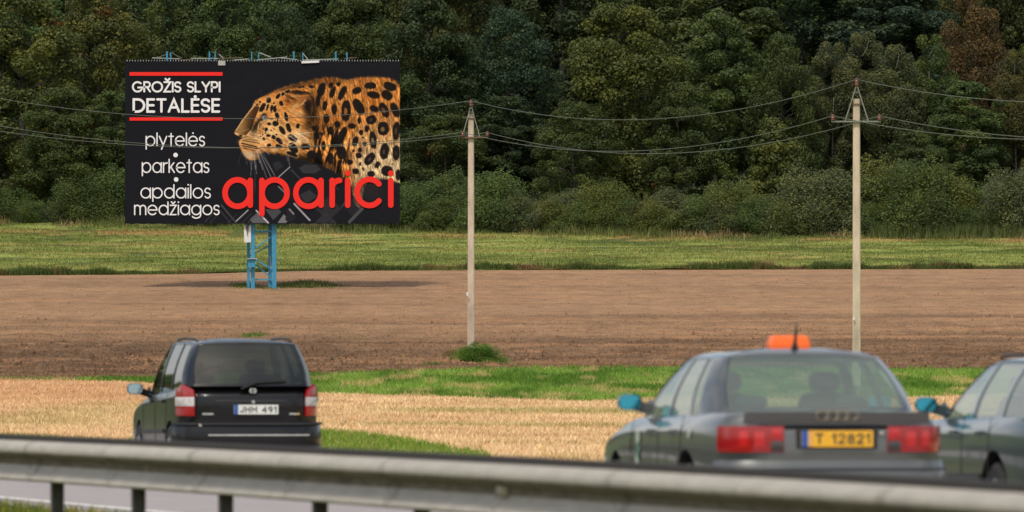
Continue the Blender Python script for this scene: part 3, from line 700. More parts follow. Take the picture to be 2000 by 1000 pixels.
# ------------------------------------------------------------------ leopard print
def painted(px, py):
    """colour of the printed vinyl at picture coordinates (sRGB 0..255)"""
    zx = (px - 430) / .33; zy = (py - 120) / .33
    n_ = px.size
    col = np.tile(np.array([27., 28., 33.]), (n_, 1))
    def put(mask, c, soft=None): 
        m_ = mask[:, None].astype(float); col[:] = col * (1 - m_) + np.array(c, float) * m_
    def poly(P): return in_poly(zx, zy, P).astype(float)
    def seg(x0, y0, x1, y1, w_):
        dx, dy = x1 - x0, y1 - y0; t = np.clip(((zx - x0) * dx + (zy - y0) * dy) / (dx * dx + dy * dy), 0, 1)
        d = np.hypot(zx - x0 - t * dx, zy - y0 - t * dy); return np.clip((w_ / 2 + 1.5 - d) / 3, 0, 1)
    # tiles of dark metal, set on edge
    for P, g in (([(265,875),(345,872),(362,890),(315,938)],70), ([(175,935),(230,885),(288,955),(190,955)],92), ([(340,955),(375,905),(408,935),(390,955)],112),
                 ([(465,630),(500,610),(570,612),(597,640),(560,662),(490,662)],52), ([(310,605),(345,590),(375,620),(330,650)],44), ([(470,790),(530,760),(575,800),(510,840)],50),
                 ([(560,870),(640,800),(720,870),(640,945)],44), ([(395,870),(450,925),(420,955),(385,940)],36), ([(560,955),(625,890),(690,955)],48), ([(730,860),(800,790),(860,850),(790,925)],38)):
        put(poly(P), (g, g, g + 4))
    for x0, y0, x1, y1, w_, g in ((345,685,412,625,6,150),(400,545,412,622,3,120),(345,740,395,788,6,130),(438,842,530,940,9,165),(410,875,435,903,9,130),(95,945,165,880,6,165),(213,882,285,955,7,200),
                                  (5,848,95,955,5,88),(-12,870,60,955,4,66),(165,955,232,890,4,74),(130,955,190,895,3,60),(45,955,100,905,3,60),(720,860,765,800,7,66),(765,950,840,872,18,74),
                                  (420,640,500,722,5,70),(640,700,700,760,4,58),(-90,950,-40,895,5,60),(-60,955,-10,905,5,52),(640,955,700,890,5,30)):
        put(seg(x0, y0, x1, y1, w_), (g, g, g + 3))
    # the cat
    OUT = [(83,420),(90,408),(100,396),(125,355),(160,308),(185,275),(198,248),(207,232),(240,212),(290,190),(340,168),(380,150),(430,138),(480,124),(530,112),(580,100),(640,95),(700,97),(760,112),(800,97),(860,92),(930,90),(1000,102),(1035,115),(1068,142),(1068,718),
           (1000,700),(930,692),(880,700),(850,740),(840,800),(825,868),(800,850),(790,800),(780,740),(740,694),(700,664),(660,640),(620,622),(560,604),(500,588),(450,578),(400,558),(350,548),(292,546),(268,538),(240,548),(225,578),(190,586),(160,577),(148,560),(128,535),(115,505),(110,478),(120,462),(135,455),(105,440),(90,432)]
    fz = (fbm(zx * .06 + 3, zy * .03 + 8, 4) - .5) * 26; fz2 = (fbm(zx * .05 + 60, zy * .05, 4) - .5) * 22
    m1 = in_poly(zx + fz * .5 * sstep(180, 300, zx), zy + fz2 * .8 * sstep(180, 300, zx), OUT)
    # soft fur edge: several jittered copies
    acc = m1.astype(float)
    for k in range(6):
        jx = (rng.random(n_) - .5) * 12; jy = (rng.random(n_) - .5) * 12; ed = sstep(180, 300, zx)
        acc += in_poly(zx + fz * .5 * ed + jx * (.3 + ed), zy + fz2 * .8 * ed + jy * (.3 + ed), OUT)
    acc /= 7
    # coat
    ang = np.where(zx < 540, .5, 1.35)                                        # lie of the hair
    ca, sa = np.cos(ang), np.sin(ang); u = zx * ca + zy * sa; v = -zx * sa + zy * ca
    hair = fbm(u * .03, v * .16, 3); hair2 = fbm(u * .07 + 30, v * .35, 2)
    t = sstep(300, 640, zy + (zx - 800) * .25) * sstep(700, 860, zx); t2 = np.exp(-(((zx - 250) / 150) ** 2 + ((zy - 430) / 75) ** 2))
    t3 = np.exp(-(((zx - 470) / 55) ** 2 + ((zy - 460) / 50) ** 2))
    base = mixc(np.array([212., 138, 66]), np.array([232., 200, 150]), np.clip(t * 1.0 + t2 * .8 + t3 * 1.0, 0, 1))
    base = mixc(base, np.tile(np.array([196., 112, 44]), (n_, 1)), sstep(.5, .75, fbm(zx * .012, zy * .012 + 5, 3)) * .6 * (1 - t))
    fc = sstep(560, 420, zx); base *= ((.30 + .35 * fc) + (1.15 - .45 * fc) * hair)[:, None] * (.70 + .5 * hair2)[:, None]
    # nose bridge paler and smooth, forehead shaded
    nb = in_poly(zx, zy, [(85,420),(160,310),(215,250),(235,275),(205,340),(185,400),(150,440)])
    base = np.where(nb[:, None], mixc(np.array([146., 110, 64]), np.array([66., 42, 24]), sstep(120, 205, zx + (zy - 330) * .2)) * (.85 + .3 * hair)[:, None], base)
    # neck streaked dark and upright
    nk = sstep(530, 580, zx) * sstep(800, 730, zx) * sstep(330, 430, zy)
    st = fbm(zx * .075 + zy * .012, zy * .014, 3); base *= (1 - nk * .85 * sstep(.46, .62, st))[:, None]
    base *= (1 + nk * .35 * sstep(.5, .36, st))[:, None]
    # shade: under jaw and neck, back of head, along the back
    def blob(cx, cy, rx, ry, a=0): 
        c_, s_ = math.cos(R(a)), math.sin(R(a)); uu = (zx - cx) * c_ + (zy - cy) * s_; vv = -(zx - cx) * s_ + (zy - cy) * c_
        return np.sqrt((uu / rx) ** 2 + (vv / ry) ** 2)
    for cx, cy, rx, ry, a, k in ((545,300,38,100,8,.8),(570,430,50,90,0,.35),(470,575,140,28,8,.75),(640,625,120,30,22,.6),(225,370,22,55,30,.6),(620,115,170,22,-2,.35),(430,150,90,14,-15,.6),(255,560,45,25,0,.7),
                                 (860,720,75,40,0,.35),(200,400,20,40,20,.4)):
        base *= (1 - k * np.exp(-blob(cx, cy, rx, ry, a) ** 2 * .9))[:, None]
    col[:] = col * (1 - acc[:, None]) + np.clip(base, 0, 255) * acc[:, None]
    # shoulder fading into black below the brand name
    fade = sstep(705, 860, zy) * acc; col[:] = col * (1 - fade[:, None] * .75) + np.array([30., 29, 30]) * fade[:, None] * .75
    leg = np.exp(-blob(905, 770, 60, 60) ** 2) * .8 + in_poly(zx, zy, [(940,735),(1068,730),(1068,860),(960,880)]) * .0
    put(np.clip(leg, 0, .6), (48, 42, 40))
    # ear
    put(np.clip(1.3 - blob(462, 232, 84, 52, 12), 0, 1) * .55, (120, 76, 40))
    for cx, cy, rx, ry, a, c, k in ((465,186,72,12,5,(26,20,18),1),(520,262,30,55,14,(26,20,18),1),(420,215,38,9,25,(52,34,22),.9),(445,262,40,10,-40,(205,166,108),.8),(400,235,22,10,30,(64,40,24),.8),(520,215,30,8,30,(128,80,48),.8),
                                    (480,235,26,12,-20,(150,92,44),.8),(430,298,30,20,20,(196,158,104),.6),(470,310,30,24,-10,(206,172,122),.5),(545,285,9,50,12,(110,70,46),.6)):
        put(np.clip(1.25 - blob(cx + fz * .3, cy + fz2 * .3, rx, ry, a), 0, .9) * k, c)
    # spots
    SP = [(890,143,35,20,0),(1005,148,38,24,20),(908,198,38,20,10),(988,200,34,26,40),(912,280,28,19,20),(1035,288,22,45,-22),(820,268,26,50,-28),(675,283,17,32,0),(627,340,17,27,0),(620,262,16,30,8),(600,165,22,40,18),
          (665,182,16,36,22),(722,188,18,46,25),(808,173,28,20,-20),(868,398,13,20,5),(800,472,18,30,18),(835,420,15,16,0),(855,487,12,15,0),(718,445,22,62,24),(780,382,22,17,10),(692,370,18,20,-30),(655,410,16,25,0),(685,438,12,34,15),
          (828,523,12,15,0),(820,557,18,17,0),(770,597,18,16,0),(718,540,27,38,0),(708,600,13,24,20),(655,575,18,35,0),(930,612,14,21,20),(828,607,8,13,0),(803,650,20,18,0),(845,637,7,12,-20),(893,666,22,18,0),(987,648,32,30,0),(1054,672,16,34,0),
          (555,395,14,18,0),(570,440,16,22,-20),(250,273,12,26,28),(286,228,13,15,10),(280,272,8,20,15),(304,278,9,17,10),(324,283,10,19,-5),(342,205,9,17,35),(372,193,9,12,35),(398,177,14,8,-15),(338,322,12,17,-20),(390,325,10,26,-8),
          (327,368,17,14,10),(405,392,13,26,-18),(366,407,13,25,-32),(290,370,11,9,20),(273,402,10,11,0),(285,440,12,9,0),(316,448,12,12,0),(258,458,7,10,-30),(350,470,22,13,42),(347,502,20,10,15),(432,512,20,30,-35),(428,455,28,15,30),
          (505,505,26,18,5),(460,382,11,13,0),(425,548,30,11,20),(540,552,26,24,0),(288,495,12,9,-20),(362,248,11,15,-20),(252,432,5,6,0),(268,422,5,8,-20),(238,424,4,6,0),(240,445,5,5,0),(255,400,6,5,0),(300,408,5,6,0),(316,398,5,5,0),
          (335,432,6,5,30),(225,410,4,5,0),(305,300,6,5,0),(318,248,6,6,0),(330,262,5,5,0),(340,348,5,7,0),(300,340,12,6,10),(215,255,6,9,20),(235,240,6,8,30),(822,350,11,22,5),(845,450,7,6,0),(790,530,9,9,0),(880,610,5,5,0),(1020,608,5,5,0),
          (600,430,9,14,0),(612,500,14,30,0),(590,560,12,26,0),(580,230,14,40,8),(655,140,14,18,20),(700,135,14,14,0),(540,150,20,9,10),(480,150,24,7,-12)]
    ROS = [(745,292,27,62,3,.48,(170,110,52)),(970,288,24,46,-26,.5,(120,86,58)),(895,345,30,26,-20,.45,(70,60,52)),(965,398,32,40,0,.5,(150,108,62)),(1042,412,22,54,5,.5,(84,68,52)),(905,465,22,52,-8,.45,(150,124,88)),
           (972,532,26,48,8,.38,(84,72,60)),(1042,540,22,44,0,.4,(60,52,44)),(885,577,24,42,38,.42,(74,66,58))]
    wx, wy = fz * .30 + (hair2 - .5) * 5, fz2 * .30 + (hair - .5) * 5
    def bl(cx, cy, rx, ry, a):
        c_, s_ = math.cos(R(a)), math.sin(R(a)); X_, Y_ = zx + wx - cx, zy + wy - cy; uu = X_ * c_ + Y_ * s_; vv = -X_ * s_ + Y_ * c_
        return ((np.abs(uu) / rx) ** 2.3 + (np.abs(vv) / ry) ** 2.3) ** (1 / 2.3)
    for cx, cy, rx, ry, a in SP:
        if cx < 480:
            q_ = bl(cx, cy, rx, ry, a); put(np.clip(1 - np.abs(q_ - 1.35) * 3.2, 0, 1) * .55, (232, 192, 132))
    SP = [(a_, b_, c_ * (1.15 if a_ < 480 else 1), d_ * (1.15 if a_ < 480 else 1), e_) for a_, b_, c_, d_, e_ in SP]
    for cx, cy, rx, ry, a in SP: put(np.clip((1.12 - bl(cx, cy, rx, ry, a)) * min(rx, ry) / 4.5, 0, .96), (24, 21, 21))
    for cx, cy, rx, ry, a, q, c in ROS:
        put(np.clip((1.1 - bl(cx, cy, rx, ry, a)) * min(rx, ry) / 4.5, 0, .96), (24, 21, 21))
        put(np.clip((1.1 - bl(cx - rx * .1, cy + ry * .05, rx * q * .8, ry * q * .8, a)) * 2, 0, .75), c)
    # face: eye, tear line, lips, nose, muzzle
    for cx, cy, rx, ry, a, c, k in ((215,372,9,46,32,(40,28,20),.85),(250,338,26,7,-22,(34,24,18),.9),(222,328,16,10,-20,(206,142,96),.8),(290,322,20,11,0,(204,138,80),.7),(262,318,18,14,25,(30,24,22),1),(262,334,21,20,0,(24,20,20),1),(263,334,15,15,0,(216,216,212),1),
                                    (265,333,7,9,0,(24,28,36),1),(288,352,32,5,-18,(222,186,134),.8),(225,392,4,34,12,(214,170,112),.6),(96,427,14,5,22,(228,200,170),.95),(122,440,13,8,8,(22,16,16),1),(150,447,20,5,-8,(60,42,30),.8)):
        put(np.clip(1.25 - blob(cx, cy, rx, ry, a), 0, 1) * k, c)
    put(np.clip(1.2 - blob(172, 480, 66, 28, 6), 0, .5), (190, 146, 92))
    for x0, y0, x1, y1, w_, g in ((96,406,130,352,6,1),(130,352,165,308,6,1),(165,308,204,262,5,.9),(205,262,222,240,5,.7),(110,420,170,400,4,.5),(236,362,262,350,6,1),(262,350,300,342,5,.9),(228,370,224,420,5,.8),(214,345,235,300,5,.4),(118,470,150,560,5,.8),(300,215,330,235,4,.7),(330,235,360,215,4,.7),(262,240,300,205,4,.7),(265,300,240,310,4,.6),(350,300,372,345,4,.6),(300,375,330,395,4,.6)):
        put(seg(x0, y0, x1, y1, w_) * g * .75, (222, 186, 130))
    for x0, y0, x1, y1, w_ in ((135,468,232,484,5),(128,484,215,505,8),(130,498,225,518,6),(140,515,215,530,4),(150,458,225,470,3)): put(seg(x0, y0, x1, y1, w_) * .9, (30, 22, 18))
    put(np.clip(1.2 - blob(170, 552, 42, 26, 25), 0, .75), (196, 176, 146)); put(np.clip(1.2 - blob(320, 520, 24, 16, 0), 0, .7), (214, 180, 136))
    for x0, y0, x1, y1 in ((395,430,470,480),(420,420,500,470),(440,405,520,465),(410,480,500,455),(400,500,470,470),(380,450,430,440),(455,430,530,420),(360,470,420,500),(470,470,520,480),(490,440,540,500)): put(seg(x0, y0, x1, y1, 3.5) * .75, (232, 206, 164))
    for x0, y0, x1, y1, g in ((205,520,215,665,190),(215,520,252,640,200),(222,515,300,682,215),(228,520,322,672,205),(195,530,180,680,150),(185,530,172,590,170),(235,498,290,550,200),(210,540,205,780,90),(225,540,275,690,170),(150,560,160,610,120),
                              (125,535,106,610,80),(242,515,335,700,120),(390,545,400,590,140),(245,200,238,165,70),(200,560,208,640,200),(178,560,185,640,160),(215,530,235,600,220),(430,455,540,420,170),(206,245,190,285,170)): put(seg(x0, y0, x1, y1, 2.0) * .8, (g, g, g))
    for x0, y0, x1, y1, w_, g in ((398,184,450,172,7,0),(450,172,520,184,9,0),(520,184,552,222,9,0),(552,222,556,285,9,0),(505,225,488,250,7,1),(488,250,455,268,7,1),(455,268,415,262,5,1),(510,245,530,300,16,0),(385,196,405,228,5,0),(420,205,470,205,4,1)):
        put(seg(x0, y0, x1, y1, w_) * .7, (212, 168, 112) if g else (26, 20, 18))
    return np.clip(col, 0, 255)
def to_lin(c):
    c = c / 255.; return np.where(c <= .04045, c / 12.92, ((c + .055) / 1.055) ** 2.4)

# ------------------------------------------------------------------ billboard
BY = 390.0; U = BY / F        # one picture pixel at the billboard
PX = lambda px, lay=0: (px - 1000) * U
PZ = lambda py: EYE + (HY - py) * U
bbx = PX(512); ground_b = float(H(BY))
bb = empty('billboard', (bbx, BY, ground_b), 0, 'large dark billboard with a leopard and red and white lettering on a blue steel mast', 'billboard')
def L3(px, py, y=0.0): return Vector((PX(px) - bbx, y, PZ(py) - ground_b))
M['print'] = mat('printed_vinyl', rough=.8, attr='col', spec=.06)
M['black_sheet'] = mat('dark_board', lin((27, 28, 33)), .8, spec=.06)
M['txt_white'] = mat('white_print', (.78, .78, .78), .6, spec=.25); M['txt_red'] = mat('red_print', (.80, .022, .014), .6, spec=.25)
b = MB(); b.box(L3(512.5, 277.5, .07), (537 * U - .02, .12, 318 * U - .02)); b.build('board', M['black_sheet'], bb)
gx = np.arange(244, 781.6, 1.0); gy = np.arange(118, 437.6, 1.0); GX, GY = np.meshgrid(gx, gy)
# the sheet hangs a little slack between its lashings, more so on the lower edge
warp = (fbm(GX * .02, GY * .03, 3) - .5) * .03; edge_t = np.sin(GX * .45) * .4 * sstep(121, 118, GY) + np.sin(GX * .31) * .5 * sstep(434, 437, GY)
px_, py_ = GX.ravel(), (GY).ravel()
V = np.stack([(px_ - 1000) * U - bbx, warp.ravel() - .02, EYE + (HY - py_ - 0 * edge_t.ravel()) * U - ground_b + edge_t.ravel() * U], 1)
Q = grid_quads(len(gx), len(gy))[:, ::-1]
o = np_mesh('printed_sheet', V, Q, M['print'], bb, smooth=True, colors=to_lin(painted(px_, py_)))
o['label'] = 'black vinyl sheet printed with a leopard in profile facing left and dark metal tiles'
def bb3(x, y, lay=0): return Vector((PX(x) - bbx, -.040 - lay * 3, PZ(-y) - ground_b))
def bar_px(name, x0, x1, y0, y1, m):
    b = MB(); b.box(L3((x0 + x1) / 2, (y0 + y1) / 2, -.041), ((x1 - x0) * U, .004, (y1 - y0) * U)); return b.build(name, m, bb)
bar_px('red_line', 252.8, 434.6, 140.8, 147.8, M['txt_red'])['label'] = 'red line above the white headline'
bar_px('red_line', 252.8, 434.6, 229.2, 235.6, M['txt_red'])['label'] = 'red line below the white headline'
for s, tb, x0, x1, yb, yt, wd, gap, m in (
    ('GROŽIS SLYPI', UP, 257.2, 430.6, 180.6, 158.6, 3.5, .22, 'txt_white'), ('DETALĖSE', UP, 258.8, 430.0, 220.2, 191.8, 4.6, .26, 'txt_white'),
    ('plytelės', LOW, 284.2, 400.4, 286, 265, 2.5, .27, 'txt_white'), ('parketas', LOW, 276.8, 408.8, 338, 316.6, 2.5, .27, 'txt_white'),
    ('apdailos', LOW, 274.2, 411.8, 387.8, 366.2, 2.5, .27, 'txt_white'), ('medžiagos', LOW, 261.8, 429, 420.4, 399.8, 2.5, .26, 'txt_white')):
    tb2 = dict(tb); tb2[' '] = (.3, [])
    o = text_mesh(s, tb2, x0, x1, -yb, yb - yt, wd, bb3, gap).build('lettering', M[m], bb); o['label'] = 'white printed words ' + s
b = MB(); Z2 = lambda zx, zy: (430 + zx * .33, -(120 + zy * .33)); sw = 33 * .33; k = 0
for item in (('o',103,779,74),('o',322,779,74),('o',522,779,74),('l',178,704,178,851),('l',247,704,247,902),('l',597,704,597,851),('l',663,704,663,851),('l',755,704,755,851),('l',1010,704,1010,851),
             ('a',706,750,43,180,88),('a',884,775,73,40,320),('.',756,660,17),('.',1010,662,17)):
    k += 1; f = lambda u, v, k=k: bb3(u, v, (k % 4) * .0012 + .0012)
    if item[0] == 'o': stroke(b, [(Z2(item[1], item[2])[0] + item[3] * .33 * math.cos(i * math.pi / 24), Z2(item[1], item[2])[1] + item[3] * .35 * math.sin(i * math.pi / 24)) for i in range(48)], sw, f, True)
    elif item[0] == 'l': stroke(b, [Z2(*item[1:3]), Z2(*item[3:5])], sw, f)
    elif item[0] == 'a': c = Z2(item[1], item[2]); stroke(b, arc(c[0], c[1], item[3] * .33, item[4], item[5], item[3] * .35, 30), sw, f)
    else: c = Z2(item[1], item[2]); b.add([f(c[0] + item[3] * .33 * math.cos(i * math.pi / 8), c[1] + item[3] * .33 * math.sin(i * math.pi / 8)) for i in range(16)], [tuple(range(16))])
o = b.build('lettering', M['txt_red'], bb); o['label'] = 'big red brand name aparici'
for cx, cy in ((342.9, 302.7), (344, 350.6)):
    b = MB(); b.add([bb3(cx + 4.4 * math.cos(i * math.pi / 12), -cy + 4.4 * math.sin(i * math.pi / 12)) for i in range(24)], [tuple(range(24))]); b.build('printed_dot', M['txt_white'], bb)
# lashings along the upper edge
b = MB()
for x in np.arange(248, 780, 5.3):
    b.bar(L3(x, 119.5, -.05), L3(x + random.uniform(-.6, .6), 117.2, .06), .02)
o = b.build('lashings', M['steel_light'], bb); o['kind'] = 'stuff'
b = MB(); b.box(L3(433, 123, -.05), (14 * U, .02, 9 * U)); b.build('clip_plate', M['steel_light'], bb)['label'] = 'grey clip plate on the upper edge'
b = MB(); b.bar(L3(589, 121.5, -.06), L3(623, 120, -.06), .03, .09); b.build('clip_plate', M['white'], bb)['label'] = 'long white clip plate on the upper edge'
# frame posts that rise above the board, catwalk behind
for x, dpt, wd in ((325.5, .25, 3.4), (331, 1.3, 2), (408.5, .25, 2.4), (418, 1.3, 2), (491, .25, 1.8), (503.5, 1.3, 2), (573.5, .25, 2.8), (590, 1.3, 1.8), (655.5, .25, 2.6), (676.5, 1.3, 2.4)):
    b = MB(); b.box((L3(x, 0).x, dpt, (L3(0, 100).z + L3(0, 432).z) / 2), (wd * U, .08, L3(0, 100).z - L3(0, 432).z)); b.build('frame_post', M['blue'], bb)
for x0, x1, y0, y1, dpt, m in ((296, 350, 112, 114, .5, 'steel_light'), (372, 425, 113, 113, .55, 'steel_light'), (418, 470, 113, 111, .8, 'rust_steel'), (456, 485, 116, 114, .6, 'steel_light'), (500, 560, 116, 110, .7, 'steel_light'),
                               (548, 580, 112, 115, .8, 'steel_light'), (590, 660, 116, 114, .6, 'steel_light'), (672, 696, 113, 111, .7, 'rust_steel'), (350, 380, 117, 114, .4, 'rust_steel'), (426, 436, 104, 113, 1.0, 'steel_light'),
                               (505, 528, 101, 110, 1.0, 'steel_light'), (591, 600, 103, 114, 1.0, 'steel_light'), (333, 352, 101, 112, 1.0, 'galv_dark'), (300, 324, 113, 104, 1.0, 'galv_dark')):
    b = MB(); b.bar(L3(x0, y0, dpt), L3(x1, y1, dpt), .022, .03); b.build('catwalk_rail', M[m], bb)
b = MB(); b.box((0, 1.35, L3(0, 277).z), (9.6, .05, 5.9)); b.build('rear_board', M['galv_dark'], bb)
for yy in (150, 277, 410):
    b = MB(); b.box((0, .8, L3(0, yy).z), (9.8, .1, .12)); b.build('frame_beam', M['blue'], bb)
# mast of four posts
def mast_post(x, w_, y, yb, ln='mast_post'):
    b = MB(); top = L3(0, 425).z; zb = L3(0, yb).z
    b.box((L3(x, 0).x, y, (top + zb) / 2 - .1), (w_ * U, .2, top - zb + .25)); return b.build(ln, M['blue'], bb)
mast_post(493.5, 7.5, .35, 556); mast_post(535.5, 8, .35, 557); mast_post(483.8, 5.4, 1.15, 552); mast_post(526, 7, 1.15, 557)
def brace(x0, y0, x1, y1, y, w_=.06, m='blue'):
    b = MB(); b.bar(L3(x0, y0, y), L3(x1, y1, y), w_, .05); b.build('brace', M[m], bb)
brace(495, 451.5, 532, 451, .36, .07); brace(494, 487, 534, 459, .36, .06); brace(498, 507, 533, 526, .36, .05); brace(498, 516, 528, 542, .9, .05); brace(495, 546, 532, 546, .36, .08)
brace(526, 500, 529, 527, .9, .03, 'steel_light'); brace(488, 528, 482, 553, .3, .03); brace(484, 500, 527, 478, 1.16, .05); brace(484, 452, 527, 452, 1.16, .06)
b = MB(); b.box(L3(491.5, 514, .1), (14 * U, .22, 16 * U)); bx = b.build('meter_box', M['blue'], bb)
b = MB(); b.box(L3(493, 505.2, .08), (20 * U, .36, 1.6 * U)); b.build('box_lid', M['steel_light'], bx)
b = MB(); b.add([L3(476, 440.5, .12), L3(490, 440.5, .2), L3(490, 473, .2), L3(477, 473.5, .12), L3(476, 440.5, .15), L3(490, 440.5, .23), L3(490, 473, .23), L3(477, 473.5, .15)],
              [(3, 2, 1, 0), (4, 5, 6, 7), (0, 1, 5, 4), (1, 2, 6, 5), (2, 3, 7, 6), (3, 0, 4, 7)]); b.build('notice_plate', M['white'], bb)
b = MB(); b.add([L3(480, 441, .10), L3(486, 441, .13), L3(483, 462, .12), L3(480, 441, .115), L3(486, 441, .145), L3(483, 462, .135)], [(2, 1, 0), (3, 4, 5), (0, 1, 4, 3), (1, 2, 5, 4), (2, 0, 3, 5)]); b.build('dark_streak', M['galv_dark'], bb)  # narrow dark wedge on the notice plate

# ------------------------------------------------------------------ power line
def pole(px, Y, top_py, wpx, arm_py, armL, armR, apex_py, label, low=0):
    s = F / Y; X_ = (px - 1000) / s; g = float(H(Y)) - .3; top = EYE + (HY - top_py) / s
    o = empty('utility_pole', (X_, Y, g), 0, label, 'utility pole', 'concrete utility poles of the power line')
    wb, wt = wpx / s / 2 * 1.08, wpx / s / 2 * .86; hgt = top - g
    b = MB(); n = 24; vs = []; fs = []
    for i in range(n):        # cast in short lifts: slightly stepped square shaft with cut corners
        t0, t1 = i / n, (i + 1) / n; 
        for t in (t0, t1):
            k = wb + (wt - wb) * t; c = .028; z = t * hgt
            vs += [(x_, y_, z) for x_, y_ in ((-k + c, -k), (k - c, -k), (k, -k + c), (k, k - c), (k - c, k), (-k + c, k), (-k, k - c), (-k, -k + c))]
        bse = i * 16; fs += [(bse + j, bse + (j + 1) % 8, bse + 8 + (j + 1) % 8, bse + 8 + j) for j in range(8)]
    fs.append(tuple(range((n - 1) * 16 + 8, n * 16))); b.add(vs, fs); b.build('shaft', M['concrete'], o)
    za = EYE + (HY - arm_py) / s - g; zp = EYE + (HY - apex_py) / s - g; yf = -wb - .05
    b = MB(); b.bar((-armL, yf, za), (armR, yf, za), .045, .045); b.build('crossarm', M['rust_steel'] if px < 1000 else M['bracket'], o)
    q = 22.5 / s if px > 1000 else 17 / s
    for sx, xx in ((-1, -q), (1, q)):
        b = MB(); b.bar((xx, yf + .0, za + .02), (sx * .02, yf, zp - .14), .032, .032); b.build('brace', M['bracket'], o)
    b = MB(); b.box((.0, yf, zp - .32), (5 / s, .03, .03)); b.build('brace_tie', M['bracket'], o)
    for z in (top - g - .16, za):
        b = MB(); b.box((0, 0, z), (wb * 2 + .02, wb * 2 + .02, .035)); b.build('clamp', M['rust_steel'], o)
    pts = []
    for x_, z_ in ((0, zp), (-armL + .04, za + .1), (armR - .04, za + .1)):
        b = MB(); b.lathe([(.02, -.16 if x_ == 0 else -.1), (.055, -.1 if x_ == 0 else -.06), (.062, -.06), (.04, -.04), (.06, -.01), (.065, .02), (.04, .04), (.035, .07), (.05, .09), (.03, .11)], (x_, yf, z_), n=12)
        b.build('insulator', M['rust'], o, smooth=True); pts.append(Vector((X_ + x_, Y + yf, g + z_ + .07)))
    return pts
P1 = pole(920, 348, 222, 13, 268.5, 18 / 56, 34 / 56, 201, 'concrete utility pole beside the billboard with a green bush at its foot')
P0 = pole(1673, 300, 193, 15.5, 237.5, 49 / 65, 47 / 65, 160, 'concrete utility pole behind the taxi')
P2 = pole(-235, 372, 170, 12.5, 214, .7, .7, 146, 'concrete utility pole beyond the left edge of the picture')
PM = pole(2720, 252, 150, 18, 200, .72, .72, 120, 'concrete utility pole beyond the right edge of the picture')
def wire(name, label, chains, sags):
    b = MB()
    for (a, c), sg in zip(zip(chains[:-1], chains[1:]), sags):
        pts = [a.lerp(c, t) - Vector((0, 0, 4 * sg * t * (1 - t))) for t in np.linspace(0, 1, 25)]; b.tube(pts, .0115, 5)
    return tag(b.build(name, M['wire'], smooth=True), label, 'wire')
wire('overhead_wire', 'highest wire of the power line, running over the tops of the poles', [P2[0], P1[0], P0[0], PM[0]], [1.1, .92, .9])
wire('overhead_wire', 'lower wire carried on the left ends of the crossarms', [P2[1], P1[1], P0[1], PM[1]], [1.0, .85, .9])
wire('overhead_wire', 'lower wire carried on the right ends of the crossarms', [P2[2], P1[2], P0[2], PM[2]], [1.0, .93, .9])
X_ = (935 - 1000) * 346.0 / F
plant('bush', 'bush3', X_, 342.0, .66, 1.9, (.09, .17, .03, 1), .4, 'small bright green bush at the foot of the utility pole beside the billboard', 'bush')
b = MB(); b.box(((912.5 - 1000) * 347.7 / F, 347.75, EYE + (HY - 574) * 348 / F), (.045, .03, .12)); tag(b.build('pole_tag', M['white']), 'small white tag on the left edge of the utility pole beside the billboard', 'tag')
b = MB(); b.box(((1667.5 - 1000) * 299.8 / F, 299.8, EYE + (HY - 622) * 300 / F), (.04, .03, .09)); tag(b.build('pole_tag', M['white']), 'small white tag on the utility pole behind the taxi', 'tag')

# ------------------------------------------------------------------ guardrail
obs = [(-500, 212), (0, 246), (500, 285), (1000, 325), (1500, 380), (2000, 426), (2500, 474)]
u_ = np.array([(p - 1000) / F for p, s in obs]); yy = np.array([F / s for p, s in obs]); cf = np.polyfit(u_, 1 / yy, 2)
def rail_pt(u):                                                          # centre line of the rail where the ray u meets it
    Yk = 1 / np.polyval(cf, u); return Vector((u * Yk, Yk, 0))
uu = np.linspace(-.10, .10, 1600); line = [rail_pt(u) for u in uu]; acc = [0]
for a, c in zip(line[:-1], line[1:]): acc.append(acc[-1] + (c - a).length)
acc = np.array(acc); LX = np.array([p.x for p in line]); LY = np.array([p.y for p in line])
def rail_s(s): return Vector((float(np.interp(s, acc, LX)), float(np.interp(s, acc, LY)), 0))
s_of = lambda px: float(np.interp((px - 1000) / F, uu, acc))
gr = empty('guardrail', rail_s(s_of(1000)), 0, 'galvanised steel guardrail running across the whole foreground', 'guardrail'); g0 = gr.location.copy()
prof = [(0, .748), (.03, .745), (.082, .724), (.106, .697), (.112, .662), (.098, .638), (.04, .622), (-.01, .612), (-.016, .595), (-.006, .56), (.018, .52), (.048, .487), (.070, .464), (.078, .450), (.062, .440), (.02, .435), (0, .434)]
SP0 = s_of(112); step = 3.62
ks = range(int((0 - SP0) / step), int((acc[-1] - SP0) / step))
def beam(s0, s1, push, m, sgn=1, joint=0):
    b = MB(); n = max(2, int((s1 - s0) / .3)); vs = []; k = len(prof)
    for i in range(n + 1):
        s = s0 + (s1 - s0) * i / n; p = rail_s(s) - g0; t = (rail_s(s + .05) - rail_s(s - .05)).normalized(); nn = Vector((t.y, -t.x, 0)) * sgn
        if nn.y > 0 and sgn == 1: nn = -nn
        if nn.y < 0 and sgn == -1: nn = -nn
        for inner in (0, 1):
            for d, z in prof: vs.append(p + nn * (d + .06 + push - inner * .004) + Vector((0, 0, z - (.0 if not inner else .0))))
    fs = []
    for i in range(n):
        for j in range(k - 1):
            a = i * 2 * k + j; c = (i + 1) * 2 * k + j; fs.append((a, a + 1, c + 1, c)); a += k; c += k; fs.append((c, c + 1, a + 1, a))
    return b.add(vs, fs)
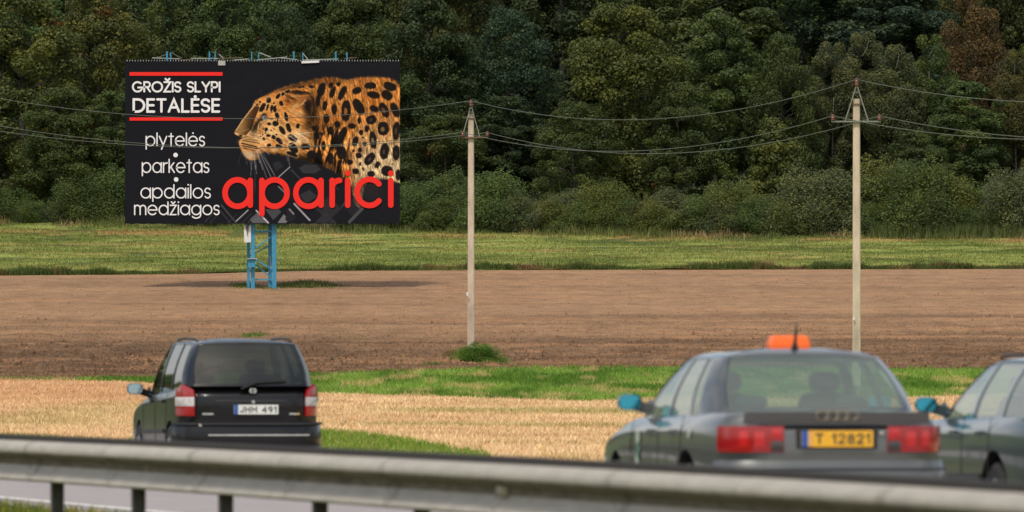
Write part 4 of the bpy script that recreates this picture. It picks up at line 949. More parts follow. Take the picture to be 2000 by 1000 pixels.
for k in ks:
    s0, s1 = SP0 + k * step - .55, SP0 + (k + 1) * step - .45
    if s1 > acc[-1] or s0 < 0: continue
    o = beam(s0, s1, .005 * (k % 2), 0).build('beam', [M['galv'], M['recess_shade']], gr, smooth=True)
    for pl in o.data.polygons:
        if .556 < pl.center.z < .650: pl.material_index = 1  # recess faces get the painted shade
    beam(s0 - .007, s0 + .007, .008, 0).build('joint_seam_shade', M['galv_dark'], gr, smooth=True)  # dark strip paints in the shadow of the overlap edge
    beam(s0, s1, .004 * (k % 2), 0, -1).build('rear_beam', M['galv_dark'], gr, smooth=True)
    # dark upper flange between the two beams
    b = MB(); a_, c_ = rail_s(s0 + .01) - g0, rail_s(s1 - .09) - g0; b.bar(a_ + Vector((0, 0, .764)), c_ + Vector((0, 0, .764)), .13, .05); b.build('cap_strip', M['rim_dark'], gr)
    # post with spacer, bolts at the joint
    p = rail_s(SP0 + k * step) - g0; t = (rail_s(SP0 + k * step + .05) - rail_s(SP0 + k * step - .05)).normalized(); an = math.atan2(t.y, t.x); nn = Vector((t.y, -t.x, 0)); nn = nn if nn.y < 0 else -nn
    b = MB(); b.box(p - nn * .04 + Vector((0, 0, .20)), (.085, .012, .98), rz=an); b.box(p + Vector((0, 0, .20)), (.014, .068, .98), rz=an); b.box(p + nn * .04 + Vector((0, 0, .20)), (.085, .012, .98), rz=an); b.build('post', M['galv_dark'], gr)
    q = rail_s(s0 + .05) - g0
    for z in (.70, .64, .55, .49):
        b = MB(); b.box(q + nn * (.148 if z in (.70, .49) else .125) + Vector((0, 0, z)), (.012, .008, .012), rz=an); b.build('bolt', M['galv_dark'], gr)
q = rail_s(s_of(1004)) - g0
b = MB(); c = q + Vector((0, 0, .592)); nn = Vector((-.4, -.92, 0)).normalized()
b.tube([c + nn * .07, c + nn * .16, c + nn * .17], [.052, .05, .02], 12); b.build('round_bolt_head', M['galv'], gr, smooth=True)
# ------------------------------------------------------------------ cars (local: +y forward, rear bumper at y = 0, x right)
def paint(name, col, rough=.32, metal=.55):
    m = mat(name, col, rough, metal=metal, coat=1.0 if col[0] > .02 else .35, spec=.5 if col[0] > .02 else .3); return m
M['paint_grey'] = paint('dark_grey_metallic', (.120, .126, .120))
M['paint_teal'] = paint('dark_teal_metallic', (.050, .080, .090))
M['paint_black'] = paint('black_paint', (.006, .006, .007), .25, .1)
M['lens_red'] = mat('red_lens', (.30, .004, .006), .18, coat=1)
M['lens_red_lit'] = mat('red_lens_bright', (.50, .006, .008), .2, coat=1)
M['lens_white'] = mat('white_lens', (.52, .50, .48), .2, coat=1, var=.3, vscale=14)
M['lens_dark'] = mat('smoked_lens', (.03, .022, .018), .25, coat=1)
M['orange'] = mat('orange_plastic', (.85, .13, .008), .4, var=.1, vscale=14)
M['plate_yellow'] = mat('yellow_plate', (.80, .42, .025), .5); M['plate_white'] = mat('white_plate', (.68, .68, .64), .5)
M['plate_blue'] = mat('blue_band', (.02, .09, .32), .5); M['print_dark'] = mat('dark_print', (.03, .03, .03), .6)
M['glass_light'] = glass('tinted_glass', (.62, .80, .71), haze=.22); M['glass_dark'] = glass('privacy_glass', (.15, .20, .165), haze=.02)
M['mirror_blue'] = mat('blue_tinted_mirror', (.06, .34, .42), .06, metal=1); M['mirror_grey'] = mat('mirror_glass', (.34, .43, .43), .06, metal=1)
M['trim'] = mat('dark_trim', (.02, .02, .021), .55); M['decal'] = mat('pale_print', (.45, .50, .42), .6); M['decal_green'] = mat('green_print', (.06, .22, .12), .6)
M['amber'] = mat('amber_print', (.7, .38, .12), .5)

def plan_fn(pts):
    xs = [p[0] for p in pts]; ys = [p[1] for p in pts]
    return lambda x: float(np.interp(abs(x), xs, ys))
def smooth_mod(o, lv=1):
    md = o.modifiers.new('s', 'SUBSURF'); md.levels = lv; md.render_levels = lv; return md
def apply_mods(o):
    dg = bpy.context.evaluated_depsgraph_get(); me = bpy.data.meshes.new_from_object(o.evaluated_get(dg), depsgraph=dg)
    o.modifiers.clear(); o.data = me; return o

def fixn(o):
    import bmesh as _bm
    bm = _bm.new(); bm.from_mesh(o.data); _bm.ops.recalc_face_normals(bm, faces=bm.faces); bm.to_mesh(o.data); bm.free()
def body(stations, rear_plan, front_plan, rear_tilt, mats, parent, wheels, Lc, belt):
    """closed shell lofted from stations (y, deck z, deck half width, half width, shoulder z, widest z)"""
    b = MB(); rows = []
    for (y, zt, wt, wd, zs, zw) in stations:
        half = [(0, zt), (wt * .55, zt - .003), (wd - .125, zt - .012), (wd - .085, zt - .030), (wd - .048, zt - .062), (wd - .014, zs), (wd - .008, zs - .025), (wd, zw), (wd - .004, .52), (wd - .012, .40), (wd - .03, .26), (wd - .14, .20), (0, .19)]
        half = [(h[0], min(h[1], zt)) for h in half]
        rows.append([(x, z) for x, z in half] + [(-x, z) for x, z in half[-2:0:-1]])
    k = len(rows[0]); vs = []
    ymid = (stations[0][0] + stations[-1][0]) / 2
    for (st, row) in zip(stations, rows):
        for x, z in row: vs.append((x, st[0], z))
    fs = [(i * k + j, i * k + (j + 1) % k, (i + 1) * k + (j + 1) % k, (i + 1) * k + j) for i in range(len(rows) - 1) for j in range(k)]
    b.add(vs, fs)
    # end caps: bowed in plan, leaning in section
    nh = 13
    for end, plan, tilt, sg in ((0, rear_plan, rear_tilt, -1), (len(rows) - 1, front_plan, lambda z: 0, 1)):
        row = rows[end]; base = end * k; cols_ = 9; y0 = stations[end][0]; cap = []; prev = None
        for j in range(nh):
            xr, z = row[j]; r_ = []
            if j in (0, nh - 1): continue
            for c in range(cols_ + 1):
                if c == 0: r_.append(base + j); continue
                if c == cols_: r_.append(base + (k - j)); continue
                x = xr * (1 - 2 * c / cols_); yy_ = y0 + sg * (plan(xr) - plan(x)) * 1.0 + sg * 0
                yy_ += sg * tilt(z) * min(1, (1 - abs(x) / max(xr, .01)) * 4)
                r_.append(len(b.v)); b.v.append((x, yy_, z))
            if prev: 
                for c in range(cols_): b.f.append((prev[c], prev[c + 1], r_[c + 1], r_[c])); b.m.append(0)
            else:
                for c in range(cols_): b.f.append((base, r_[c], r_[c + 1])); b.m.append(0)
            prev = r_
        last = base + nh - 1
        for c in range(cols_): b.f.append((prev[c], prev[c + 1], last)); b.m.append(0)
    o = b.build('body', mats, parent, smooth=True)
    import bmesh as _bm
    bm = _bm.new(); bm.from_mesh(o.data); _bm.ops.remove_doubles(bm, verts=bm.verts, dist=.0005); _bm.ops.recalc_face_normals(bm, faces=bm.faces); bm.to_mesh(o.data); bm.free()
    for p in o.data.polygons: p.use_smooth = True
    smooth_mod(o, 2)
    cuts = []
    for (wy, rw, half) in wheels:
        for sx in (-1, 1):
            c = MB(); c.lathe([(rw, -.16), (rw, .3)] if sx > 0 else [(rw, -.3), (rw, .16)], (sx * (half - .08), wy, .315), 'X', 40); co = c.build('cut', mats, parent); fixn(co)
            md = o.modifiers.new('b', 'BOOLEAN'); md.object = co; md.operation = 'DIFFERENCE'; md.solver = 'EXACT'; cuts.append(co)
    apply_mods(o)
    for c in cuts: bpy.data.objects.remove(c)
    me = o.data
    if len(me.materials) < 2: me.materials.append(M['black'])
    for p in me.polygons:
        c = p.center; p.use_smooth = True
        for (wy, rw, half) in wheels:
            d = math.hypot(c.y - wy, c.z - .315)
            if d < rw + .012 and abs(c.x) < half - .02 and (d < rw - .005 or abs(p.normal.x) < .3) and (abs(c.x) > half - .45): p.material_index = 1; p.use_smooth = False
        if c.z < .235: p.material_index = 1
    me.set_sharp_from_angle(angle=R(38))
    return o

def greenhouse(parent, belt, roof, glassm, paintm, spans, crown=.05, bulge=.022, trim='trim'):
    """belt / roof: half rings of (x, y, z) rear centre -> front centre; spans: (i0, i1, name, label)"""
    full = lambda ring: ring + [(-x, y, z) for x, y, z in ring[-2:0:-1]]
    n = len(belt); NB = full(belt); NR = full(roof); T = len(NB); rows = 6
    P = []
    for r_ in range(rows + 1):
        t = r_ / rows
        P.append([Vector(NB[i]).lerp(Vector(NR[i]), t) for i in range(T)])
        for i in range(T):
            p = P[-1][i]; c = Vector((0, (NB[0][1] + NB[n - 1][1]) / 2, p.z)); o_ = (p - c); o_.y *= .35; o_.normalize(); P[-1][i] = p + o_ * bulge * math.sin(math.pi * min(1, t * 1.0)) 
    isg = {}
    for (i0, i1, nm, gm) in spans:
        for i in range(i0, i1):
            isg[i] = (nm, gm, i0); isg[(T - 1 - i)] = (nm, gm, -i0 - 1)
    # frame
    b = MB(); vs = [p for row in P for p in row]; fs = []
    for r_ in range(rows):
        for i in range(T):
            if i in isg and 0 < r_ < rows - 0 and not (r_ == rows - 1 and False): 
                continue
            fs.append((r_ * T + i, r_ * T + (i + 1) % T, (r_ + 1) * T + (i + 1) % T, (r_ + 1) * T + i))
    # shift bottom and top rows so that the frame round the glass is slim
    for i in range(T):
        vs[T + i] = vs[i].lerp(vs[2 * T + i], .16)
    vs_top = [vs[rows * T + i] for i in range(T)]
    cx = Vector((0, sum(v.y for v in vs_top) / T, 0)); ringi = [rows * T + i for i in range(T)]
    # roof: first ring rounds over, then inner rings
    for q, (sc, dz) in enumerate(((.955, .30), (.85, .62), (.6, .88), (.3, .98))):
        new = []
        for i in range(T):
            v = vs_top[i]; p = Vector((v.x * sc, cx.y + (v.y - cx.y) * sc, v.z + crown * dz)); new.append(len(vs)); vs.append(p)
        for i in range(T): fs.append((ringi[i], ringi[(i + 1) % T], new[(i + 1) % T], new[i]))
        ringi = new
    fs.append(tuple(ringi))
    b.add(vs, fs); o = b.build('roof', paintm, parent, smooth=True)
    md = o.modifiers.new('t', 'SOLIDIFY'); md.thickness = .03; md.offset = 1 if False else -1
    import bmesh as _bm
    bm = _bm.new(); bm.from_mesh(o.data); _bm.ops.recalc_face_normals(bm, faces=bm.faces)
    top = max(bm.faces, key=lambda f: f.calc_center_median().z)
    if top.normal.z < 0: _bm.ops.reverse_faces(bm, faces=bm.faces)
    bm.to_mesh(o.data); bm.free()
    for p in o.data.polygons: p.use_smooth = True
    apply_mods(o); o.data.set_sharp_from_angle(angle=R(45))
    for p in o.data.polygons: p.use_smooth = True
    # panes
    done = set()
    for i in sorted(isg):
        nm, gm, key = isg[i]
        if key in done: continue
        done.add(key); cols_ = [j for j in sorted(isg) if isg[j][2] == key or (nm in ('rear_window', 'windscreen') and isg[j][0] == nm)]
        if nm in ('rear_window', 'windscreen'):
            if nm in done: continue
            done.add(nm)
        g = MB(); 
        for j in cols_:
            for r_ in range(1, rows):
                q = []
                for rr, jj in ((r_, j), (r_, (j + 1) % T), (r_ + 1, (j + 1) % T), (r_ + 1, j)):
                    v = vs[rr * T + jj]; c = Vector((0, cx.y, v.z)); d = (v - c); d.y *= .35; d.normalize(); q.append(v - d * .010)
                g.add(q, [(0, 1, 2, 3)])
        w_ = g.build(nm, gm, parent, smooth=True)
        bm = _bm.new(); bm.from_mesh(w_.data); _bm.ops.remove_doubles(bm, verts=bm.verts, dist=.002); bm.to_mesh(w_.data); bm.free()
        for p in w_.data.polygons: p.use_smooth = True
    return vs, T, rows

def wrap(name, m, parent, plan, x0, x1, z0, z1, off=.012, thick=.03, n=14, tilt=lambda z: 0, rnd=.0, zn=3):
    """panel that follows the rear plan curve y = plan(x) from x0 to x1, standing proud by off"""
    b = MB(); zs = np.linspace(z0, z1, zn + 1); vs = []
    def P_(x, d, z):
        e = .01; dy = (plan(x + e) - plan(x - e)) / (2 * e); nn = Vector((dy, -1, 0)).normalized(); return Vector((x, plan(x) + tilt(z), z)) + nn * d
    for q_ in np.linspace(0, 1, n):
        X_ = lambda z: (x0(z) * (1 - q_) + x1(z) * q_) if callable(x0) else x0 * (1 - q_) + x1 * q_
        for k, z in enumerate(zs):
            x = X_(z); d = off - (rnd * (2 * abs(k / zn - .5)) ** 3 if rnd else 0); vs.append(P_(x, d, z))
        for z in zs[::-1]: vs.append(P_(X_(z), off - thick, z))
    k = 2 * (zn + 1); fs = [(i * k + j, i * k + (j + 1) % k, (i + 1) * k + (j + 1) % k, (i + 1) * k + j) for i in range(n - 1) for j in range(k)]
    fs += [tuple(range(k))[::-1], tuple(range((n - 1) * k, n * k))]
    b.add(vs, fs); o = b.build(name, m, parent, smooth=True); o.data.set_sharp_from_angle(angle=R(40)); return o

def side_strip(name, m, parent, sx, pts, wd, thick=.012, z0=0):
    """thin bar lying along the flank: pts (y, z, half width of the body there)"""
    b = MB()
    for (a, c) in zip(pts[:-1], pts[1:]):
        b.bar((sx * a[2], a[0], a[1]), (sx * c[2], c[0], c[1]), thick, wd)
    return b.build(name, m, parent)

def wheel(parent, sx, y, x, r=.315, w_=.20, rimc='alloy'):
    b = MB(); s = sx
    prof_ = [(.20, -.09), (r - .03, -.10), (r, -.075), (r, .075), (r - .03, .10), (.205, .095), (.20, .05)]
    b.lathe([(a, h * s) for a, h in prof_], (x * sx, y, r), 'X', 36); t = b.build('tyre', M['rubber'], parent, smooth=True); t.data.set_sharp_from_angle(angle=R(40))
    b = MB(); b.lathe([(.2, .05 * s), (.205, .088 * s), (.19, .09 * s), (.175, .06 * s), (.06, .05 * s), (.05, .075 * s), (.01, .078 * s)], (x * sx, y, r), 'X', 30)
    for k in range(6):
        a = k * math.pi / 3; b.bar((x * sx + .062 * s, y + .04 * math.cos(a), r + .04 * math.sin(a)), (x * sx + .075 * s, y + .185 * math.cos(a), r + .185 * math.sin(a)), .05, .03)
    b.build('rim', M[rimc], t, smooth=False)

def mirror(parent, sx, x, y, z, w_, h, housing, gm, glass_label=None, tilt=.12, arm=.05):
    b = MB(); n = 18; c = Vector((sx * (x + arm + w_ / 2), y, z))
    prof_ = [(1, -.02), (1.04, .02), (.95, .07), (.7, .11), (.3, .13)]
    vs = []
    for s_, d in prof_:
        for j in range(n):
            a = 2 * math.pi * j / n; ca, sa = math.cos(a), math.sin(a); e = 3.2 if s_ > .9 else 2.4
            k = (abs(ca) ** e + abs(sa) ** e) ** (-1 / e); vs.append(c + Vector((ca * k * w_ / 2 * s_, d, sa * k * h / 2 * s_)))
    fs = [(i * n + j, i * n + (j + 1) % n, (i + 1) * n + (j + 1) % n, (i + 1) * n + j) for i in range(len(prof_) - 1) for j in range(n)] + [tuple(range((len(prof_) - 1) * n, len(prof_) * n))]
    b.add(vs, fs); b.add([c + Vector((math.cos(2 * math.pi * j / n) * .1 * 0, .015, 0)) for j in range(n)], [])
    b.bar(c + Vector((-sx * w_ * .3, .05, -h * .2)), Vector((sx * (x - .05), y + .06, z - h * .55)), .06, .08)
    b.add([Vector((sx * (x - .02), y - .03, z - h * .6)), Vector((sx * (x - .02), y + .2, z - h * .6)), Vector((sx * (x - .03), y + .16, z + .02)), Vector((sx * (x - .05), y - .03, z - h * .6)), Vector((sx * (x - .05), y + .2, z - h * .6)), Vector((sx * (x - .06), y + .16, z + .02))],
          [(0, 1, 2), (3, 5, 4), (0, 3, 4, 1), (1, 4, 5, 2), (2, 5, 3, 0)])
    o = b.build('side_mirror', housing, parent, smooth=True); o.data.set_sharp_from_angle(angle=R(50))
    g = MB(); vs = []
    for j in range(n):
        a = 2 * math.pi * j / n; ca, sa = math.cos(a), math.sin(a); k = (abs(ca) ** 3.2 + abs(sa) ** 3.2) ** (-1 / 3.2)
        zz = sa * k * h / 2 * .92; vs.append(c + Vector((ca * k * w_ / 2 * .92, -.014 + zz * tilt, zz)))
    g.add(vs, [tuple(range(n))[::-1]]); g.build('mirror_glass', gm, o)

def plate(parent, x0, x1, z0, z1, y, m, text, blue=True, grow=False):
    b = MB(); b.box(((x0 + x1) / 2, y, (z0 + z1) / 2), (x1 - x0, .012, z1 - z0)); p = b.build('number_plate', m, parent)
    w_ = x1 - x0
    b = MB(); b.box((x0 + .024, y - .008, (z0 + z1) / 2), (.046, .006, z1 - z0)); b.build('blue_band', M['plate_blue'], p)
    f = lambda u, v, lay=0: Vector((u, y - .0075 - lay, v)); off = .07
    if text[0] == 'T':
        b = MB(); b.box((x0 + .062, y - .008, (z0 + z1) / 2), (.030, .004, (z1 - z0) * .9)); b.build('plate_sticker', M['amber'], p)
        off = .10
    t = dict(UP); t[' '] = (.25, []); h = z1 - z0
    b = text_mesh(text, t, x0 + off, x1 - .02, z0 + h * .17, h * .66, .0135, f, .34, .0005); b.build('lettering', M['print_dark'], p)
    return p

def seats(parent, belt_z, y_front, y_rear, w_=.5, tall=0.0, rows=((0,), (0,))):
    for y, hb, hh in ((y_front, belt_z + .10 + tall, .17), (y_rear, belt_z - .02 + tall, .12)):
        for x in (-.37, .37):
            b = MB(); b.lathe([(.02, .3)], (0, 0, 0)) if False else None
            n = 7; vs = []; 
            for (hw, z, d) in ((.25, .45, 0), (.26, .7, -.03), (.25, belt_z - .12, -.08), (.21, hb - .02, -.13), (.17, hb + .02, -.15)):
                vs += [(x - hw, y + d, z), (x + hw, y + d, z), (x + hw - .02, y + d + .11, z), (x - hw + .02, y + d + .11, z)]
            fs = [(i * 4 + j, i * 4 + (j + 1) % 4, i * 4 + 4 + (j + 1) % 4, i * 4 + 4 + j) for i in range(4) for j in range(4)] + [(0, 3, 2, 1), (16, 17, 18, 19)]
            b.add(vs, fs); s_ = b.build('seat', M['interior'], parent); smooth_mod(s_, 1); apply_mods(s_)
            b = MB(); vs = []
            for (hw, z, dd) in ((.11, hb + .015, .02), (.13, hb + .05, .0), (.13, hb + hh - .03, .0), (.10, hb + hh, .02)):
                vs += [(x - hw, y - .17 + dd, z), (x + hw, y - .17 + dd, z), (x + hw, y - .07 - dd, z), (x - hw, y - .07 - dd, z)]
            b.add(vs, [(i * 4 + j, i * 4 + (j + 1) % 4, i * 4 + 4 + (j + 1) % 4, i * 4 + 4 + j) for i in range(3) for j in range(4)] + [(0, 3, 2, 1), (12, 13, 14, 15)])
            h = b.build('headrest', M['interior'], s_); smooth_mod(h, 1); apply_mods(h)

def floor_plate(parent, belt, z):
    b = MB(); pts = [(x * .95, y + (.03 if y < 2 else -.03), z) for x, y, _ in belt] + [(-x * .95, y + (.03 if y < 2 else -.03), z) for x, y, _ in belt[-2:0:-1]]
    b.add(pts, [tuple(range(len(pts)))]); b.build('cabin_floor', M['interior'], parent)

# ============ grey saloon taxi
def place(name, cx, cy, Lc, label, cat):
    """empty at the ground under the car's rear centre"""
    return empty(name, (cx, cy, 0), TH, label, cat)
taxi = place('taxi', 2.31, 70.9, 4.79, 'dark grey saloon taxi with orange roof sign and yellow number plate', 'taxi'); taxi.rotation_euler.z = R(10.2)
rp = plan_fn([(0, .06), (.4, .065), (.60, .085), (.70, .125), (.755, .18), (.795, .27), (.83, .42)])
fp = plan_fn([(0, 0), (.4, .02), (.7, .12), (.85, .3)])
rt = lambda z: float(np.interp(z, [.52, .8, .91, .935, .96, .98], [.01, .012, 0, .0, .022, .03]))
st = [(.26, 1.00, .70, .790, .89, .78), (.34, 1.012, .72, .812, .89, .78), (.55, 1.02, .74, .842, .895, .78), (.9, 1.015, .76, .874, .895, .78), (1.5, 1.0, .78, .889, .89, .78), (2.3, .985, .78, .889, .88, .77), (3.1, .975, .77, .886, .87, .76),
      (3.45, .965, .72, .88, .86, .75), (3.9, .92, .68, .875, .83, .73), (4.3, .85, .64, .86, .77, .69), (4.55, .79, .60, .83, .74, .66), (4.66, .73, .55, .79, .70, .62)]
belt = [(0, .66, 1.012), (.35, .67, 1.012), (.655, .71, 1.008), (.735, .80, .985), (.79, 1.02, .955), (.81, 1.30, .95), (.81, 1.34, .95), (.815, 2.06, .94), (.815, 2.15, .94), (.805, 3.10, .925), (.77, 3.24, .93), (.45, 3.42, .955), (0, 3.5, .955)]
roof = [(0, 1.18, 1.402), (.34, 1.19, 1.40), (.535, 1.21, 1.388), (.585, 1.27, 1.378), (.61, 1.40, 1.375), (.615, 1.58, 1.38), (.615, 1.61, 1.38), (.62, 2.06, 1.382), (.62, 2.13, 1.382), (.595, 2.50, 1.37), (.56, 2.58, 1.366), (.32, 2.66, 1.38), (0, 2.68, 1.385)]
SP = [(0, 2, 'rear_window', M['glass_light']), (4, 5, 'quarter_window', M['glass_light']), (6, 7, 'door_window', M['glass_light']), (8, 9, 'door_window', M['glass_light']), (10, 12, 'windscreen', M['glass_light'])]
WB = [(1.14, .41, .882), (3.83, .385, .884)]
body(st, rp, fp, rt, [M['paint_grey']], taxi, WB, 4.79, belt)
greenhouse(taxi, belt, roof, M['glass_light'], M['paint_grey'], SP, .062, bulge=.035)
floor_plate(taxi, belt, 1.022); seats(taxi, 1.0, 2.3, 1.35, tall=.02)
for sx in (-1, 1):
    for wy in (1.14, 3.83): wheel(taxi, sx, wy, .775)
mirror(taxi, -1, .79, 2.98, 1.06, .175, .115, M['paint_grey'], M['mirror_blue'])
mirror(taxi, 1, .82, 2.98, 1.055, .17, .115, M['paint_grey'], M['mirror_blue'])
# bumpers
wrap('bumper', M['paint_grey'], taxi, rp, -.808, .808, .36, .655, .055, .12, 30, rnd=.03, zn=6)
wrap('bumper_strip', M['trim'], taxi, rp, -.80, .80, .588, .600, .058, .02, 30)
b = MB(); bp = plan_fn([(0, 0), (.875, 0)])
fb = MB(); fb.lathe([(.01, 0)], (0, 0, 0)) if False else None
b = MB(); vs = []
for x in np.linspace(-.87, .87, 15):
    y = 4.78 - .36 * (abs(x) / .87) ** 3
    vs += [(x, y - .12, .24), (x, y, .27), (x, y + .01, .5), (x, y - .02, .58), (x, y - .12, .60)]
b.add(vs, [(i * 5 + j, i * 5 + (j + 1) % 5, i * 5 + 5 + (j + 1) % 5, i * 5 + 5 + j) for i in range(14) for j in range(5)] + [(0, 1, 2, 3, 4), tuple(range(70, 75))[::-1]]); b.build('bumper', M['paint_grey'], taxi, smooth=True)
# lid lip, lamps, plate recess
wrap('boot_lid_edge', M['paint_grey'], taxi, rp, -.66, .69, .918, 1.0, .004, .06, 24, zn=5, tilt=lambda z: -.030 * (max(0, z - .918) / .082) ** .8)
#wrap('boot_lid_band', M['trim'], taxi, rp, -.47, .47, .936, .944, .009, .02, 16)
wrap('number_plate_recess', M['trim'], taxi, rp, -.285, .305, .738, .885, .006, .03, 10)
for sx in (-1, 1):
    def W(nm, m, a, c, z0, z1, off=.016, par=taxi):
        return wrap(nm, m, par, rp, *(sorted((sx * a, sx * c))), z0, z1, off, .03, 12, rnd=.004)
    lamp = W('tail_lamp', M['lens_red'], .375, .80, .715, .900)
    W('lamp_cell', M['lens_red_lit'], .395, .46, .815, .880, .019, lamp); W('smoked_cell', M['lens_dark'], .38, .47, .722, .795, .020, lamp)
    W('lamp_cell', M['lens_red_lit'], .515, .585, .755, .860, .019, lamp); W('lamp_cell', M['lens_red_lit'], .625, .685, .755, .865, .019, lamp)
plate(taxi, -.255, .265, .752, .868, .030, M['plate_yellow'], 'T 12821')
for k in range(4):
    b = MB(); pts = [(-.165 + k * .072 + .045 * math.cos(a), .018, .975 + .033 * math.sin(a)) for a in np.linspace(0, 2 * math.pi, 21)]
    b.tube([(p[0] + .06, p[1] + .0 + .003 * k, p[2]) for p in pts], .0065, 6, cap=False); b.build('badge_ring', M['bronze'], taxi, smooth=True)
b = MB(); b.lathe([(.022, 0), (.018, -.012), (.004, -.014)], (.335, .072, .848), 'Y', 16); b.build('lid_lock', M['chrome'], taxi)
# roof sign and aerial
b = MB(); vs = []
for (hx, hy, z) in ((.150, .085, 1.425), (.152, .085, 1.46), (.138, .07, 1.515), (.115, .05, 1.532)):
    vs += [(-hx, 1.9 - hy, z), (hx, 1.9 - hy, z), (hx, 1.9 + hy, z), (-hx, 1.9 + hy, z)]
b.add(vs, [(i * 4 + j, i * 4 + (j + 1) % 4, i * 4 + 4 + (j + 1) % 4, i * 4 + 4 + j) for i in range(3) for j in range(4)] + [(0, 3, 2, 1), (12, 13, 14, 15)])
rs = b.build('roof_sign', M['orange'], taxi); rs.location = (.04, 0, .018)
md = rs.modifiers.new('b', 'BEVEL'); md.width = .012; md.segments = 2; apply_mods(rs)
b = MB(); b.tube([(-.03 - .0, 1.33, 1.425), (-.03, 1.33, 1.47), (-.03, 1.32, 1.50), (-.028, 1.30, 1.57), (-.027, 1.29, 1.63)], [.030, .024, .013, .010, .006], 8); b.build('aerial', M['black'], taxi, smooth=True)
# flank: gaps, handles, side moulding, prints
def flank(par, w_, belt_z, doors, handles, m, mz=.60):
    for sx in (-1, 1):
        for y in doors: side_strip('door_gap', M['trim'], par, sx, [(y, belt_z - .02, w_ - .035), (y, belt_z - .17, w_ + .002), (y, .5, w_ + .003), (y - .02, .30, w_ - .018)], .010, .004)
        for y in handles:
            b = MB(); b.bar((sx * (w_ + .008), y, belt_z - .14), (sx * (w_ + .008), y + .17, belt_z - .145), .03, .034); b.build('door_handle', m, par)
flank(taxi, .886, .99, (1.30, 2.12, 3.16), (1.46, 2.28), M['paint_grey'])
for sx in (-1, 1): side_strip('side_moulding', M['trim'], taxi, sx, [(1.52, .47, .890), (3.45, .47, .889)], .05, .022)
def flank_patch(nm, m, y0, y1, z0, z1, x, lb=None):
    b = MB(); b.box((-x, (y0 + y1) / 2, (z0 + z1) / 2), (.004, y1 - y0, z1 - z0)); o = b.build(nm, m, taxi)
    if lb: o['label'] = lb
b = MB()
for k_, (y_, z_, ry_, rz_) in enumerate(((2.86, .80, .07, .055), (2.84, .71, .055, .06), (2.87, .63, .075, .05))):
    b.add([(-.8925 - .001 * k_, y_ + ry_ * math.cos(a), z_ + rz_ * math.sin(a)) for a in np.linspace(0, 2 * math.pi, 14)[:-1]], [tuple(range(13))])
b.build('door_print', M['decal'], taxi)['label'] = 'pale and green figure printed on the front door'
b = MB(); b.add([(-.8965, 2.84 + .045 * math.cos(a), .70 + .07 * math.sin(a)) for a in np.linspace(0, 2 * math.pi, 14)[:-1]], [tuple(range(13))]); b.build('door_print', M['decal_green'], taxi)
b = MB(); b.lathe([(.035, 0), (.03, .01)], (-.885, .98, .84), 'X', 12); b.build('fuel_cap_mark', M['decal'], taxi)

# ============ teal estate car
est = place('estate_car', 4.69, 74.0, 4.79, 'dark teal estate car cut by the right edge, partly hidden by the taxi', 'car')
est.location.z = -.03
rp2 = plan_fn([(0, .05), (.5, .06), (.66, .10), (.74, .17), (.795, .27), (.83, .4)])
st2 = [(.26, .98, .74, .790, .89, .78), (.34, .99, .74, .812, .89, .78)] + [(y, z - .0, a, c, d, e) for y, z, a, c, d, e in st[2:]]
belt2 = [(0, .16, .99), (.35, .17, .99), (.68, .21, .99), (.76, .28, .99), (.79, .40, .96), (.81, 1.16, .95), (.81, 1.24, .95), (.815, 2.06, .94), (.815, 2.15, .94), (.805, 3.10, .925), (.77, 3.24, .93), (.45, 3.42, .955), (0, 3.5, .955)]
roof2 = [(0, .52, 1.392), (.32, .53, 1.39), (.50, .55, 1.378), (.55, .60, 1.37), (.57, .66, 1.37), (.585, 1.22, 1.38), (.585, 1.29, 1.38), (.59, 2.06, 1.382), (.59, 2.13, 1.382), (.565, 2.50, 1.365), (.54, 2.58, 1.362), (.32, 2.66, 1.38), (0, 2.68, 1.385)]
SP2 = [(0, 2, 'rear_window', M['glass_light']), (4, 5, 'quarter_window', M['glass_light']), (6, 7, 'door_window', M['glass_light']), (8, 9, 'door_window', M['glass_light']), (10, 12, 'windscreen', M['glass_light'])]
body(st2, rp2, fp, lambda z: 0, [M['paint_teal']], est, WB, 4.79, belt2)
greenhouse(est, belt2, roof2, M['glass_light'], M['paint_teal'], SP2, .05, bulge=.03)
floor_plate(est, belt2, 1.022); seats(est, 1.0, 2.3, 1.35, tall=.02)
for sx in (-1, 1):
    for wy in (1.14, 3.83): wheel(est, sx, wy, .775)
    b = MB(); b.tube([(sx * .53, .66, 1.41), (sx * .53, .82, 1.435), (sx * .535, 1.5, 1.443), (sx * .53, 2.2, 1.437), (sx * .52, 2.34, 1.41)], .012, 8); b.build('roof_rail', M['trim'], est, smooth=True)
    mirror(est, sx, .82, 2.98, 1.06, .17, .115, M['paint_teal'], M['mirror_blue'])
    w_ = wrap('tail_lamp', M['lens_red'], est, rp2, *(sorted((sx * .5, sx * .79))), .70, .88, .014, .03, 10)
wrap('bumper', M['paint_teal'], est, rp2, -.80, .80, .36, .62, .055, .12, 26, rnd=.03, zn=6)
flank(est, .886, .99, (1.28, 2.12, 3.16), (1.44, 2.28), M['paint_teal'])
for sx in (-1, 1): side_strip('side_moulding', M['trim'], est, sx, [(1.52, .52, .890), (3.45, .50, .889)], .05, .022)
plate(est, -.26, .26, .72, .83, .030, M['plate_white'], 'HL 842')

